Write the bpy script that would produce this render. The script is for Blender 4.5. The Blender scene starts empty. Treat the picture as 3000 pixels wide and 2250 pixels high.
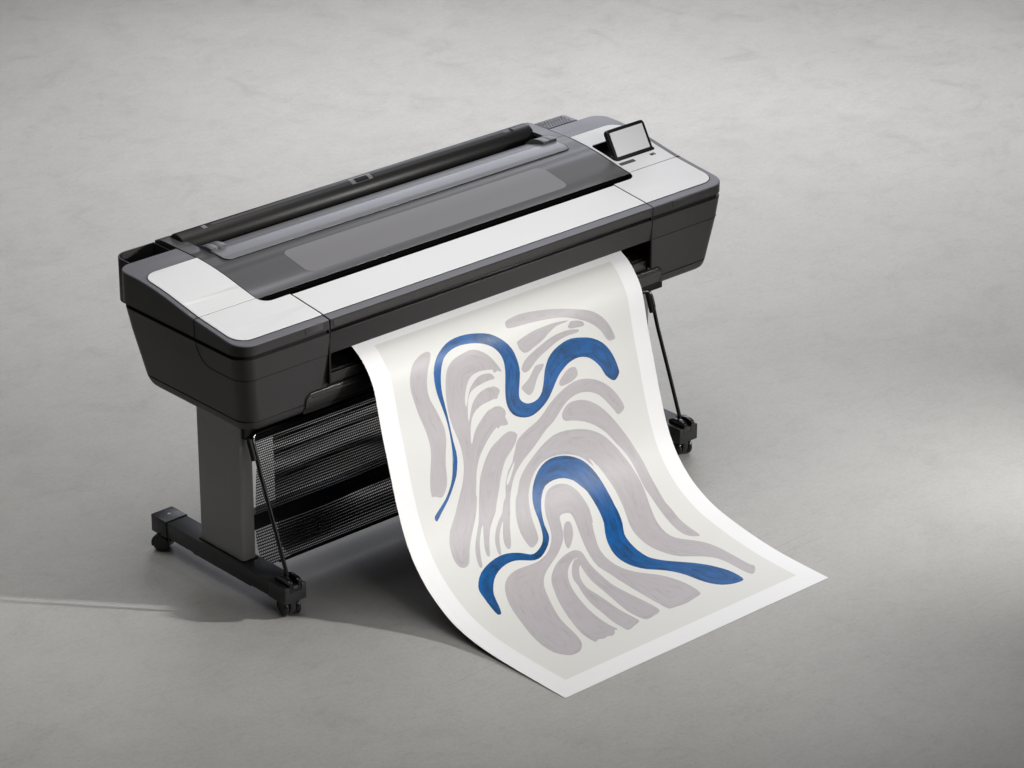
import bpy, bmesh, math, random
from mathutils import Vector, Matrix
from mathutils.geometry import delaunay_2d_cdt

scene = bpy.context.scene
COL = scene.collection

# ------------------------------------------------------------------ camera
cam_data = bpy.data.cameras.new('camera')
cam = bpy.data.objects.new('camera', cam_data)
COL.objects.link(cam)
cam.location = (-6.22471, -6.97607, 4.82063)
cam.rotation_euler = (math.radians(90 - 24.7707), 0.0, math.radians(-41.9969))
cam_data.sensor_width = 36.0
cam_data.sensor_fit = 'HORIZONTAL'
cam_data.lens = 10097.7 / 3000 * 36
cam_data.clip_start = 0.1
cam_data.clip_end = 200
scene.camera = cam

# ------------------------------------------------------------------ ambient light and exposure
world = bpy.data.worlds.new('World')
scene.world = world
world.use_nodes = True
bg = world.node_tree.nodes['Background']
bg.inputs['Color'].default_value = (0.93, 0.95, 1.0, 1)
bg.inputs['Strength'].default_value = 0.02

def aim(o, target):
    d = Vector(target) - o.location
    o.rotation_euler = d.to_track_quat('-Z', 'Y').to_euler()

def area(name, loc, target, sx, sy, power, color, spread=180):
    l = bpy.data.lights.new(name, 'AREA')
    l.shape = 'RECTANGLE'; l.size = sx; l.size_y = sy
    l.energy = power; l.color = color; l.spread = math.radians(spread)
    o = bpy.data.objects.new(name, l); COL.objects.link(o)
    o.location = loc; aim(o, target)
    return o

# tall narrow strip with barn doors, right of the camera: a wedge of light and long crisp shadows
area('key_strip_light', (3.8, -4.3, 2.6), (-2.05, 1.16, 0.0), 0.06, 0.40, 14.5, (1.0, 0.985, 0.965), 31)
# pool of light on the floor at the right
area('floor_wedge_light', (2.9, -2.9, 1.9), (1.45, -0.93, 0.0), 0.25, 0.6, 6.0, (1.0, 0.985, 0.975), 33)
# overhead soft boxes with grids, the rear ones cooler
area('overhead_soft_light', (0.3, 0.3, 5.0), (0.3, 0.3, 0.0), 2.5, 2.5, 22.0, (1.0, 0.99, 0.975), 90)
area('left_overhead_light', (-2.0, 0.8, 5.0), (-2.0, 0.8, 0.0), 2.5, 2.5, 9, (1.0, 0.995, 0.97), 90)
area('far_right_overhead_light', (4.3, 1.3, 4.6), (4.3, 1.3, 0.0), 2.5, 2.5, 52, (1.0, 0.985, 0.98), 90)
area('rear_soft_light', (2.5, 3.5, 5.0), (2.5, 3.5, 0.0), 2.5, 2.5, 66, (0.96, 0.965, 1.0), 90)
area('rear_low_soft_light', (4.3, 4.3, 2.9), (0.6, 0.5, 0.8), 3.4, 1.7, 35, (0.88, 0.90, 1.0), 120)
area('rear_centre_light', (-0.7, 3.6, 5.0), (-0.7, 3.6, 0.0), 2.5, 2.5, 40, (0.99, 0.985, 0.97), 98)
area('right_rear_light', (5.5, 1.5, 2.0), (0.2, 0.2, 0.5), 3.0, 2.0, 8, (0.95, 0.95, 1.0))
area('front_fill_light', (-0.9, -5.5, 4.0), (0.0, -0.2, 0.4), 2.0, 2.0, 15, (1.0, 0.985, 0.965), 120)
area('front_right_fill_light', (2.0, -5.0, 2.0), (0.3, -0.2, 0.5), 2.0, 2.0, 14, (1.0, 0.98, 0.97), 120)

scene.view_settings.view_transform = 'Standard'
scene.view_settings.look = 'None'
scene.view_settings.exposure = 0.0
scene.view_settings.gamma = 1.0
scene.view_settings.use_curve_mapping = False
scene.render.engine = 'CYCLES'
scene.cycles.use_denoising = True
scene.cycles.max_bounces = 8
scene.cycles.transparent_max_bounces = 16
scene.cycles.use_adaptive_sampling = False

# ------------------------------------------------------------------ materials
def new_mat(name):
    m = bpy.data.materials.new(name); m.use_nodes = True
    return m, m.node_tree.nodes, m.node_tree.links, m.node_tree.nodes['Principled BSDF']

def plastic(name, col, rough=0.45, spec=0.5, grain=0.0, grain_scale=900, bump=0.0, metallic=0.0, coat=0.0):
    m, N, L, b = new_mat(name)
    b.inputs['Base Color'].default_value = (*col, 1)
    b.inputs['Roughness'].default_value = rough
    b.inputs['Specular IOR Level'].default_value = spec
    b.inputs['Metallic'].default_value = metallic
    b.inputs['Coat Weight'].default_value = coat
    tc = N.new('ShaderNodeTexCoord')
    no = N.new('ShaderNodeTexNoise'); no.inputs['Scale'].default_value = grain_scale
    no.inputs['Detail'].default_value = 2
    L.new(tc.outputs['Object'], no.inputs['Vector'])
    lo = N.new('ShaderNodeTexNoise'); lo.inputs['Scale'].default_value = 5
    lo.inputs['Detail'].default_value = 5
    L.new(tc.outputs['Object'], lo.inputs['Vector'])
    if grain > 0:
        mx = N.new('ShaderNodeMix'); mx.data_type = 'RGBA'
        mx.inputs['A'].default_value = (*[c * (1 - grain) for c in col], 1)
        mx.inputs['B'].default_value = (*[c * (1 + grain) for c in col], 1)
        L.new(no.outputs['Fac'], mx.inputs['Factor'])
        L.new(mx.outputs['Result'], b.inputs['Base Color'])
    mr = N.new('ShaderNodeMapRange')
    mr.inputs['To Min'].default_value = rough * 0.9; mr.inputs['To Max'].default_value = min(1, rough * 1.12)
    L.new(lo.outputs['Fac'], mr.inputs['Value']); L.new(mr.outputs['Result'], b.inputs['Roughness'])
    if bump > 0:
        bp = N.new('ShaderNodeBump'); bp.inputs['Strength'].default_value = bump
        bp.inputs['Distance'].default_value = 0.0004
        L.new(no.outputs['Fac'], bp.inputs['Height']); L.new(bp.outputs['Normal'], b.inputs['Normal'])
    return m

M_BODY = plastic('charcoal_plastic', (0.0185, 0.017, 0.0175), 0.46, 0.5, 0.25, 1200, 0.15)
M_DECK = plastic('charcoal_sheen_plastic', (0.082, 0.081, 0.092), 0.46, 0.9, 0.15, 1200, 0.15)  # charcoal plastic lightened: bluish sheen from behind put into the colour
M_LID = plastic('lid_plastic', (0.054, 0.052, 0.053), 0.42, 0.5, 0.15, 1200, 0.12)
M_STRIP = plastic('satin_grey_plastic', (0.135, 0.135, 0.148), 0.38, 0.7, 0.08, 900, 0.05)
M_WINDOW = plastic('smoked_window', (0.150, 0.145, 0.147), 0.40, 0.5, 0.06, 900)
M_WHITE = plastic('white_panel', (0.71, 0.71, 0.715), 0.50, 0.4, 0.02, 1500, 0.1)
M_BLACK = plastic('black_recess', (0.006, 0.006, 0.006), 0.6, 0.2)
M_GLOSS = plastic('black_gloss_plastic', (0.005, 0.005, 0.005), 0.20, 0.5)
M_ROLL = plastic('roll_cover_plastic', (0.014, 0.0132, 0.0128), 0.42, 0.3, 0.1, 1200)
M_SLOT = plastic('slot_plastic', (0.028, 0.027, 0.027), 0.5, 0.4)
M_TRAY = plastic('tray_plastic', (0.020, 0.019, 0.019), 0.32, 0.5)
M_COLUMN = plastic('column_paint', (0.25, 0.25, 0.24), 0.42, 0.5, 0.12, 1500, 0.1)
M_FOOT = plastic('foot_paint', (0.013, 0.013, 0.0145), 0.42, 0.5, 0.2, 1500, 0.1)
M_RUBBER = plastic('caster_plastic', (0.010, 0.010, 0.011), 0.3, 0.5)
M_CASTER = plastic('caster_housing', (0.012, 0.012, 0.014), 0.26, 0.5)
M_STEEL = plastic('bright_screw', (0.75, 0.75, 0.75), 0.3, 0.6)
M_DECAL = plastic('grey_label', (0.045, 0.045, 0.045), 0.35, 0.5)
M_PLATE = plastic('inset_plate', (0.042, 0.041, 0.041), 0.30, 0.5)

def screen_mat():
    m, N, L, b = new_mat('lit_display')
    b.inputs['Base Color'].default_value = (0.58, 0.58, 0.59, 1)
    b.inputs['Roughness'].default_value = 0.3
    b.inputs['Emission Color'].default_value = (1, 0.99, 1, 1)
    b.inputs['Emission Strength'].default_value = 0.14
    return m
M_SCREEN = screen_mat()

def dots_mat(name, col, dotcol, axis_u, axis_v, pu, pv, rad, rough=0.45):
    """staggered rows of small perforations, laid out in object space"""
    m, N, L, b = new_mat(name)
    b.inputs['Roughness'].default_value = rough
    tc = N.new('ShaderNodeTexCoord'); sp = N.new('ShaderNodeSeparateXYZ')
    L.new(tc.outputs['Object'], sp.inputs[0])
    def mth(op, a, bb=None):
        n = N.new('ShaderNodeMath'); n.operation = op
        for i, v in enumerate((a, bb)):
            if v is None: continue
            if isinstance(v, (int, float)): n.inputs[i].default_value = v
            else: L.new(v, n.inputs[i])
        return n.outputs[0]
    v = mth('DIVIDE', sp.outputs[axis_v], pv)
    row = mth('FLOOR', v)
    half = mth('MULTIPLY', mth('MODULO', row, 2.0), 0.5)
    u = mth('ADD', mth('DIVIDE', sp.outputs[axis_u], pu), half)
    fu = mth('MULTIPLY', mth('SUBTRACT', mth('FRACT', u), 0.5), pu)
    fv = mth('MULTIPLY', mth('SUBTRACT', mth('FRACT', v), 0.5), pv)
    d = mth('SQRT', mth('ADD', mth('MULTIPLY', fu, fu), mth('MULTIPLY', fv, fv)))
    inside = mth('LESS_THAN', d, rad)
    mx = N.new('ShaderNodeMix'); mx.data_type = 'RGBA'
    mx.inputs['A'].default_value = (*col, 1); mx.inputs['B'].default_value = (*dotcol, 1)
    L.new(inside, mx.inputs['Factor']); L.new(mx.outputs['Result'], b.inputs['Base Color'])
    sm = N.new('ShaderNodeMapRange'); sm.inputs['From Max'].default_value = rad * 1.3
    L.new(d, sm.inputs['Value'])
    bp = N.new('ShaderNodeBump'); bp.inputs['Strength'].default_value = 1.0; bp.inputs['Distance'].default_value = 0.0015
    L.new(sm.outputs['Result'], bp.inputs['Height']); L.new(bp.outputs['Normal'], b.inputs['Normal'])
    return m
M_GRILLE = dots_mat('fine_grille', (0.022, 0.021, 0.021), (0.11, 0.108, 0.105), 0, 2, 0.0074, 0.0046, 0.0014, 0.4)  # pale dots: glints on the hole rims painted as colour
M_VENT = dots_mat('vent_perforation', (0.082, 0.081, 0.092), (0.001, 0.001, 0.001), 0, 1, 0.0118, 0.0100, 0.0040)  # base repeats the deck colour with its painted sheen

def mesh_fabric_mat():
    m, N, L, b = new_mat('black_mesh_fabric')
    b.inputs['Base Color'].default_value = (0.008, 0.008, 0.009, 1)
    b.inputs['Roughness'].default_value = 0.4
    uv = N.new('ShaderNodeUVMap'); uv.uv_map = 'UVMap'
    br = N.new('ShaderNodeTexBrick')
    br.offset = 0.5; br.inputs['Scale'].default_value = 1.0
    br.inputs['Brick Width'].default_value = 0.0136
    br.inputs['Row Height'].default_value = 0.0092
    br.inputs['Mortar Size'].default_value = 0.0022
    br.inputs['Mortar Smooth'].default_value = 0.0
    mp = N.new('ShaderNodeMapping'); mp.inputs['Scale'].default_value = (2, 1, 1)
    L.new(uv.outputs[0], mp.inputs['Vector']); L.new(mp.outputs[0], br.inputs['Vector'])
    tr = N.new('ShaderNodeBsdfTransparent'); mx = N.new('ShaderNodeMixShader')
    L.new(br.outputs['Fac'], mx.inputs[0]); L.new(tr.outputs[0], mx.inputs[1]); L.new(b.outputs[0], mx.inputs[2])
    L.new(mx.outputs[0], N['Material Output'].inputs['Surface'])
    return m
M_MESH = mesh_fabric_mat()

def concrete_mat():
    m, N, L, b = new_mat('polished_concrete')
    tc = N.new('ShaderNodeTexCoord')
    def noise(scale, detail, rough=0.6, stretch=None, rot=0.0, dist=0.0):
        mp = N.new('ShaderNodeMapping')
        mp.inputs['Rotation'].default_value = (0, 0, rot)
        mp.inputs['Scale'].default_value = stretch or (1, 1, 1)
        L.new(tc.outputs['Object'], mp.inputs['Vector'])
        n = N.new('ShaderNodeTexNoise'); n.inputs['Scale'].default_value = scale
        n.inputs['Detail'].default_value = detail; n.inputs['Roughness'].default_value = rough
        n.inputs['Distortion'].default_value = dist
        L.new(mp.outputs[0], n.inputs['Vector'])
        return n.outputs['Fac']
    def ramp(fac, stops):
        r = N.new('ShaderNodeValToRGB'); e = r.color_ramp.elements
        while len(e) < len(stops): e.new(0.5)
        for k, (p, c) in enumerate(stops):
            e[k].position = p; e[k].color = (c, c, c, 1)
        L.new(fac, r.inputs[0]); return r.outputs[0]
    def mul(a, c):
        n = N.new('ShaderNodeMix'); n.data_type = 'RGBA'; n.blend_type = 'MULTIPLY'
        n.inputs['Factor'].default_value = 1.0
        L.new(a, n.inputs['A']); L.new(c, n.inputs['B']); return n.outputs['Result']
    cloud = ramp(noise(0.7, 4, 0.55, dist=0.3), [(0.25, 0.92), (0.75, 1.045)])
    blotch = ramp(noise(4.5, 9, 0.72, dist=0.8), [(0.28, 0.86), (0.47, 0.98), (0.62, 1.0), (0.78, 1.045)])
    trowel = ramp(noise(9.0, 9, 0.74, (0.8, 1.25, 1), math.radians(42), 1.2), [(0.28, 0.92), (0.48, 0.99), (0.75, 1.03)])
    trowel2 = ramp(noise(19.0, 7, 0.75, (0.85, 1.2, 1), math.radians(-20), 1.5), [(0.25, 0.90), (0.48, 0.99), (0.78, 1.035)])
    grain = ramp(noise(78, 7, 0.85), [(0.25, 0.82), (0.5, 0.995), (0.78, 1.09)])
    speck = ramp(noise(105, 3, 0.7), [(0.27, 0.62), (0.35, 1.0)])
    pit = ramp(noise(46, 3, 0.85), [(0.22, 0.62), (0.29, 1.0)])
    # thin scratches: narrow bands of a stretched, distorted noise
    def scratches(scale, rot, width, strength):
        f = noise(scale, 1.5, 0.5, (0.16, 2.2, 1), rot, 0.5)
        return ramp(f, [(0.5 - width, 1.0), (0.5, 1.0 - strength), (0.5 + width, 1.0)])
    def masked(line, seed_rot):
        msk = ramp(noise(1.6, 2, 0.5, None, seed_rot), [(0.60, 0.0), (0.72, 1.0)])
        n = N.new('ShaderNodeMix'); n.data_type = 'RGBA'
        L.new(msk, n.inputs['Factor']); n.inputs['A'].default_value = (1, 1, 1, 1); L.new(line, n.inputs['B'])
        return n.outputs['Result']
    s1 = masked(scratches(1.6, math.radians(65), 0.003, 0.16), 0.7)
    s2 = masked(scratches(2.3, math.radians(10), 0.003, 0.14), 2.1)
    base = N.new('ShaderNodeRGB'); base.outputs[0].default_value = (0.402, 0.395, 0.377, 1)
    c = base.outputs[0]
    for t in (cloud, blotch, trowel, trowel2, grain, speck, pit, s1, s2): c = mul(c, t)
    L.new(c, b.inputs['Base Color'])
    rr = N.new('ShaderNodeMapRange'); rr.inputs['To Min'].default_value = 0.42; rr.inputs['To Max'].default_value = 0.62
    L.new(blotch, rr.inputs['Value']); rr.inputs['From Min'].default_value = 0.8; rr.inputs['From Max'].default_value = 1.1
    L.new(rr.outputs['Result'], b.inputs['Roughness'])
    b.inputs['Specular IOR Level'].default_value = 0.4
    bp = N.new('ShaderNodeBump'); bp.inputs['Strength'].default_value = 0.06; bp.inputs['Distance'].default_value = 0.001
    L.new(grain, bp.inputs['Height']); L.new(bp.outputs['Normal'], b.inputs['Normal'])
    return m
M_FLOOR = concrete_mat()

def translucent(m, N, L, b, col, amt=0.05):
    """thin sheet: a little of the light falling on it comes out of the other side"""
    t = N.new('ShaderNodeBsdfTranslucent'); t.inputs['Color'].default_value = (*col, 1)
    mx = N.new('ShaderNodeMixShader'); mx.inputs[0].default_value = amt
    L.new(b.outputs[0], mx.inputs[1]); L.new(t.outputs[0], mx.inputs[2])
    L.new(mx.outputs[0], N['Material Output'].inputs['Surface'])
def paper_mat(name, col, rough=0.52, spec=0.28):
    m, N, L, b = new_mat(name)
    translucent(m, N, L, b, (0.85, 0.84, 0.82))
    b.inputs['Base Color'].default_value = (*col, 1)
    b.inputs['Roughness'].default_value = rough
    b.inputs['Specular IOR Level'].default_value = spec
    return m
def ink_mat(name, stops, freq, rough):
    """brushed ink: streaks that run along each stroke (distance-from-edge attribute)"""
    m, N, L, b = new_mat(name)
    at = N.new('ShaderNodeAttribute'); at.attribute_name = 'stroke'
    sp = N.new('ShaderNodeSeparateXYZ'); L.new(at.outputs['Vector'], sp.inputs[0])
    cb = N.new('ShaderNodeCombineXYZ')
    def mth(op, a, v):
        n = N.new('ShaderNodeMath'); n.operation = op; L.new(a, n.inputs[0]); n.inputs[1].default_value = v; return n.outputs[0]
    L.new(mth('MULTIPLY', sp.outputs[0], freq), cb.inputs[0])
    L.new(mth('MULTIPLY', sp.outputs[1], 15.0), cb.inputs[1])
    L.new(mth('MULTIPLY', sp.outputs[2], 15.0), cb.inputs[2])
    n1 = N.new('ShaderNodeTexNoise'); n1.inputs['Scale'].default_value = 1.0; n1.inputs['Detail'].default_value = 4
    n1.inputs['Roughness'].default_value = 0.65; n1.inputs['Distortion'].default_value = 0.3
    L.new(cb.outputs[0], n1.inputs['Vector'])
    r = N.new('ShaderNodeValToRGB'); e = r.color_ramp.elements
    while len(e) < len(stops): e.new(0.5)
    for k, (p, c) in enumerate(stops):
        e[k].position = p; e[k].color = (*c, 1)
    L.new(n1.outputs['Fac'], r.inputs[0]); L.new(r.outputs[0], b.inputs['Base Color'])
    b.inputs['Roughness'].default_value = rough
    b.inputs['Specular IOR Level'].default_value = 0.3
    translucent(m, N, L, b, (0.5, 0.5, 0.5))
    return m
M_PAPER = paper_mat('photo_paper', (0.83, 0.83, 0.835), 0.55)
M_CREAM = paper_mat('printed_cream', (0.69, 0.69, 0.662), 0.52)
M_MAUVE = ink_mat('printed_mauve', [(0.25, (0.365, 0.335, 0.35)), (0.42, (0.437, 0.409, 0.425)), (0.55, (0.455, 0.427, 0.443)), (0.8, (0.475, 0.447, 0.465))], 110, 0.48)
M_BLUE = ink_mat('printed_blue', [(0.28, (0.002, 0.028, 0.080)), (0.42, (0.001, 0.060, 0.190)), (0.54, (0.0005, 0.085, 0.285)), (0.68, (0.0005, 0.103, 0.345)), (0.85, (0.004, 0.14, 0.42))], 75, 0.46)

# ------------------------------------------------------------------ helpers
def link(name, me, parent=None, mats=(), smooth=None):
    for m in mats: me.materials.append(m)
    if smooth is not None:
        me.polygons.foreach_set('use_smooth', [True] * len(me.polygons))
        me.set_sharp_from_angle(angle=math.radians(smooth))
    me.update()
    o = bpy.data.objects.new(name, me); COL.objects.link(o)
    if parent: o.parent = parent
    return o

def mesh_obj(name, verts, faces, mat, parent=None, smooth=35, mat_idx=None):
    me = bpy.data.meshes.new(name)
    me.from_pydata([tuple(v) for v in verts], [], faces)
    mats = mat if isinstance(mat, (list, tuple)) else [mat]
    if mat_idx is not None:
        for p, i in zip(me.polygons, mat_idx): p.material_index = i
    bm = bmesh.new(); bm.from_mesh(me)
    bmesh.ops.recalc_face_normals(bm, faces=bm.faces)
    bm.to_mesh(me); bm.free()
    return link(name, me, parent, mats, smooth)

def bm_obj(name, bm, mat, parent=None, smooth=35):
    me = bpy.data.meshes.new(name); bmesh.ops.recalc_face_normals(bm, faces=bm.faces)
    bm.to_mesh(me); bm.free()
    mats = mat if isinstance(mat, (list, tuple)) else [mat]
    return link(name, me, parent, mats, smooth)

def add_box(bm, x0, x1, y0, y1, z0, z1, bev=0.0, seg=2):
    r = bmesh.ops.create_cube(bm, size=1.0)
    vs = r['verts']
    for v in vs:
        v.co = ((x0 + x1) / 2 + v.co.x * (x1 - x0), (y0 + y1) / 2 + v.co.y * (y1 - y0), (z0 + z1) / 2 + v.co.z * (z1 - z0))
    if bev > 0:
        es = list({e for v in vs for e in v.link_edges})
        bmesh.ops.bevel(bm, geom=es, offset=bev, segments=seg, profile=0.5, affect='EDGES')

def box(name, x0, x1, y0, y1, z0, z1, mat, parent=None, bev=0.0, seg=2):
    bm = bmesh.new(); add_box(bm, x0, x1, y0, y1, z0, z1, bev, seg)
    return bm_obj(name, bm, mat, parent)

def add_prism_x(bm, prof, x0, x1, bev=0.0):
    a = [bm.verts.new((x0, y, z)) for y, z in prof]; b = [bm.verts.new((x1, y, z)) for y, z in prof]
    n = len(prof); fs = []
    e0 = bm.faces.new(a); e1 = bm.faces.new(b[::-1])
    for i in range(n): bm.faces.new((a[i], b[i], b[(i + 1) % n], a[(i + 1) % n]))
    if bev > 0:
        bmesh.ops.recalc_face_normals(bm, faces=bm.faces)
        es = list(set(e0.edges) | set(e1.edges))
        bmesh.ops.bevel(bm, geom=es, offset=bev, segments=2, profile=0.5, affect='EDGES')

def prism_x(name, prof, x0, x1, mat, parent=None, bev=0.0, smooth=35):
    bm = bmesh.new(); add_prism_x(bm, prof, x0, x1, bev)
    return bm_obj(name, bm, mat, parent, smooth)

def tube_geo(pts, r, n=12, closed=False):
    pts = [Vector(p) for p in pts]; V = []; F = []
    up = None; k = len(pts)
    for i, p in enumerate(pts):
        t = (pts[min(i + 1, k - 1)] - pts[max(i - 1, 0)]).normalized()
        if up is None:
            up = Vector((0, 0, 1)) if abs(t.z) < 0.9 else Vector((1, 0, 0))
        u = (up - t * up.dot(t)).normalized(); w = t.cross(u); up = u
        rr = r[i] if isinstance(r, (list, tuple)) else r
        for j in range(n):
            a = 2 * math.pi * j / n
            V.append(p + u * math.cos(a) * rr + w * math.sin(a) * rr)
    for i in range(k - 1):
        for j in range(n):
            F.append((i * n + j, i * n + (j + 1) % n, (i + 1) * n + (j + 1) % n, (i + 1) * n + j))
    F.append(tuple(range(n))); F.append(tuple(range((k - 1) * n, k * n)))
    return V, F

def tube(name, pts, r, mat, parent=None, n=12):
    V, F = tube_geo(pts, r, n)
    return mesh_obj(name, V, F, mat, parent, 40)

def add_tube(bm, pts, r, n=12):
    V, F = tube_geo(pts, r, n)
    vs = [bm.verts.new(v) for v in V]
    for f in F: bm.faces.new([vs[i] for i in f])

def add_lathe_x(bm, prof, cx, cy, cz, n=40, a0=0.0, a1=2 * math.pi):
    """prof: list of (dx, radius) revolved about the x axis through (cx, cy, cz)"""
    full = abs(a1 - a0 - 2 * math.pi) < 1e-6
    m = n if full else n + 1
    rings = []
    for dx, r in prof:
        rings.append([bm.verts.new((cx + dx, cy + r * math.cos(a0 + (a1 - a0) * j / n), cz + r * math.sin(a0 + (a1 - a0) * j / n))) for j in range(m)])
    for i in range(len(rings) - 1):
        for j in range(n):
            jj = (j + 1) % m
            bm.faces.new((rings[i][j], rings[i][jj], rings[i + 1][jj], rings[i + 1][j]))
    if full:
        bm.faces.new(rings[0]); bm.faces.new(rings[-1][::-1])

def arc(cx, cy, r, a0, a1, n=8):
    return [(cx + r * math.cos(math.radians(a0 + (a1 - a0) * i / n)), cy + r * math.sin(math.radians(a0 + (a1 - a0) * i / n))) for i in range(n + 1)]

def round_poly(pts, n=7):
    """pts: (x, y, r) corners -> polygon with rounded corners"""
    out = []; k = len(pts)
    for i in range(k):
        p = Vector(pts[i][:2]); r = pts[i][2]
        if r <= 0: out.append((p.x, p.y)); continue
        a = (Vector(pts[i - 1][:2]) - p).normalized(); b = (Vector(pts[(i + 1) % k][:2]) - p).normalized()
        ang = a.angle(b); d = r / math.tan(ang / 2)
        c = p + (a + b).normalized() * (r / math.sin(ang / 2))
        s = p + a * d; e = p + b * d
        a0 = math.atan2(s.y - c.y, s.x - c.x); a1 = math.atan2(e.y - c.y, e.x - c.x)
        da = (a1 - a0 + math.pi) % (2 * math.pi) - math.pi
        for j in range(n + 1):
            t = a0 + da * j / n
            out.append((c.x + r * math.cos(t), c.y + r * math.sin(t)))
    return out

def poly_area(p):
    return 0.5 * sum(p[i][0] * p[(i + 1) % len(p)][1] - p[(i + 1) % len(p)][0] * p[i][1] for i in range(len(p)))

def offset_poly(p, d):
    if poly_area(p) < 0: p = p[::-1]
    out = []; n = len(p)
    for i in range(n):
        a = Vector(p[i - 1]); b = Vector(p[i]); c = Vector(p[(i + 1) % n])
        e1 = (b - a); e2 = (c - b)
        n1 = Vector((-e1.y, e1.x)).normalized(); n2 = Vector((-e2.y, e2.x)).normalized()
        m = (n1 + n2)
        if m.length < 1e-6: m = n1
        m.normalize(); k = d / max(0.35, m.dot(n1))
        out.append((b.x + m.x * k, b.y + m.y * k))
    return out

def inside(pt, poly):
    x, y = pt; c = False; j = len(poly) - 1
    for i in range(len(poly)):
        xi, yi = poly[i]; xj, yj = poly[j]
        if (yi > y) != (yj > y) and x < (xj - xi) * (y - yi) / (yj - yi) + xi: c = not c
        j = i
    return c

def densify(poly, step):
    out = []
    for i in range(len(poly)):
        a = poly[i]; b = poly[(i + 1) % len(poly)]
        n = max(1, int(math.hypot(b[0] - a[0], b[1] - a[1]) / step))
        for k in range(n): out.append((a[0] + (b[0] - a[0]) * k / n, a[1] + (b[1] - a[1]) * k / n))
    return out

def slab(name, outline, top, bot, mat, parent=None, bev=0.002, step=0.03, lines=(), smooth=30, holes=()):
    """plate with a free outline in (u, v); top / bot map (u, v) to 3-D; bevelled rim; lines: extra v lines"""
    if poly_area(outline) < 0: outline = outline[::-1]
    outer = densify(outline, step)
    inner = offset_poly(outer, bev) if bev > 0 else outer
    n = len(outer)
    V = [bot(*p) for p in outer]
    low = []
    for p in outer:
        t = Vector(top(*p)); b = Vector(bot(*p)); d = b - t
        low.append(t + d.normalized() * min(bev, d.length * 0.5))
    V += low
    F = [(i, (i + 1) % n, n + (i + 1) % n, n + i) for i in range(n)]
    cv = [Vector(p) for p in inner]; ce = [(i, (i + 1) % n) for i in range(n)]
    hs = []
    for h in holes:
        s = len(cv); h = densify(h, step)
        cv += [Vector(p) for p in h]; ce += [(s + i, s + (i + 1) % len(h)) for i in range(len(h))]
        hs.append(h)
    u0 = min(p[0] for p in inner); u1 = max(p[0] for p in inner)
    for v in lines:
        xs = []
        for i in range(n):
            a = inner[i]; b = inner[(i + 1) % n]
            if (a[1] > v) != (b[1] > v): xs.append(a[0] + (b[0] - a[0]) * (v - a[1]) / (b[1] - a[1]))
        xs.sort()
        for k in range(0, len(xs) - 1, 2):
            s = len(cv); cv += [Vector((xs[k] + 1e-4, v)), Vector((xs[k + 1] - 1e-4, v))]; ce.append((s, s + 1))
    vo, eo, fo, _, _, _ = delaunay_2d_cdt(cv, ce, [], 0, 1e-6)
    base = len(V)
    V += [Vector(top(p.x, p.y)) for p in vo]
    # map inner ring to cdt output vertices
    def find(p):
        return min(range(len(vo)), key=lambda k: (vo[k].x - p[0]) ** 2 + (vo[k].y - p[1]) ** 2)
    ring = [base + find(p) for p in inner]
    if bev > 0:
        for i in range(n): F.append((n + i, n + (i + 1) % n, ring[(i + 1) % n], ring[i]))
    else:
        F = [(i, (i + 1) % n, ring[(i + 1) % n], ring[i]) for i in range(n)]
    for f in fo:
        c = sum((vo[k] for k in f), Vector((0, 0))) / len(f)
        if inside((c.x, c.y), inner) and not any(inside((c.x, c.y), h) for h in hs):
            F.append(tuple(base + k for k in f))
    if not holes: F.append(tuple(range(n))[::-1])
    bm = bmesh.new(); vs = [bm.verts.new(v) for v in V]
    for f in F:
        if len(set(f)) == len(f):
            try: bm.faces.new([vs[i] for i in f])
            except ValueError: pass
    bmesh.ops.delete(bm, geom=[v for v in bm.verts if not v.link_faces], context='VERTS')
    return bm_obj(name, bm, mat, parent, smooth)

def lerp_tab(tab, v):
    if v <= tab[0][0]:
        (a, b), (c, d) = tab[0], tab[1]
    elif v >= tab[-1][0]:
        (a, b), (c, d) = tab[-2], tab[-1]
    else:
        for k in range(len(tab) - 1):
            if tab[k][0] <= v <= tab[k + 1][0]:
                (a, b), (c, d) = tab[k], tab[k + 1]; break
    return b + (d - b) * (v - a) / (c - a)

def side_mat(o, mat, limit=0.5):  # upright faces get the unlit charcoal; tops keep the painted sheen
    o.data.materials.append(mat)
    k = len(o.data.materials) - 1
    for p in o.data.polygons:
        if abs(p.normal.z) < limit: p.material_index = k

def thing(name, label, cat, loc=(0, 0, 0)):
    o = bpy.data.objects.new(name, None); COL.objects.link(o); o.location = loc
    o.empty_display_size = 0.1
    o['label'] = label; o['category'] = cat
    return o

# ================================================================== SETTING
def floor():
    s = 60.0
    me = bpy.data.meshes.new('floor')
    me.from_pydata([(-s, -s, 0), (s, -s, 0), (s, s, 0), (-s, s, 0)], [], [(0, 1, 2, 3)])
    o = link('floor', me, None, [M_FLOOR])
    o['kind'] = 'structure'
floor()

# ================================================================== PRINTER
PR = thing('large_format_printer', 'wide charcoal and white roll printer on a wheeled stand, feeding out a long abstract print', 'printer')

ZD = [(-0.01, 0.9035), (0.0, 0.9045), (0.10, 0.9165), (0.2113, 0.9303), (0.2400, 0.9352), (0.2842, 0.9435), (0.345, 0.9555), (0.385, 0.9615), (0.417, 0.9653), (0.4518, 0.9685), (0.4824, 0.9702), (0.52, 0.9707), (0.583, 0.9708), (0.640, 0.9714), (0.660, 0.9705), (0.678, 0.9672), (0.692, 0.9615)]
def zd(v): return lerp_tab(ZD, v)
LN = [0.0400, 0.10, 0.15, 0.2113, 0.2400, 0.262, 0.2842, 0.315, 0.345, 0.365, 0.385, 0.40, 0.417, 0.435, 0.4518, 0.467, 0.4824, 0.50, 0.52, 0.55]

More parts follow.
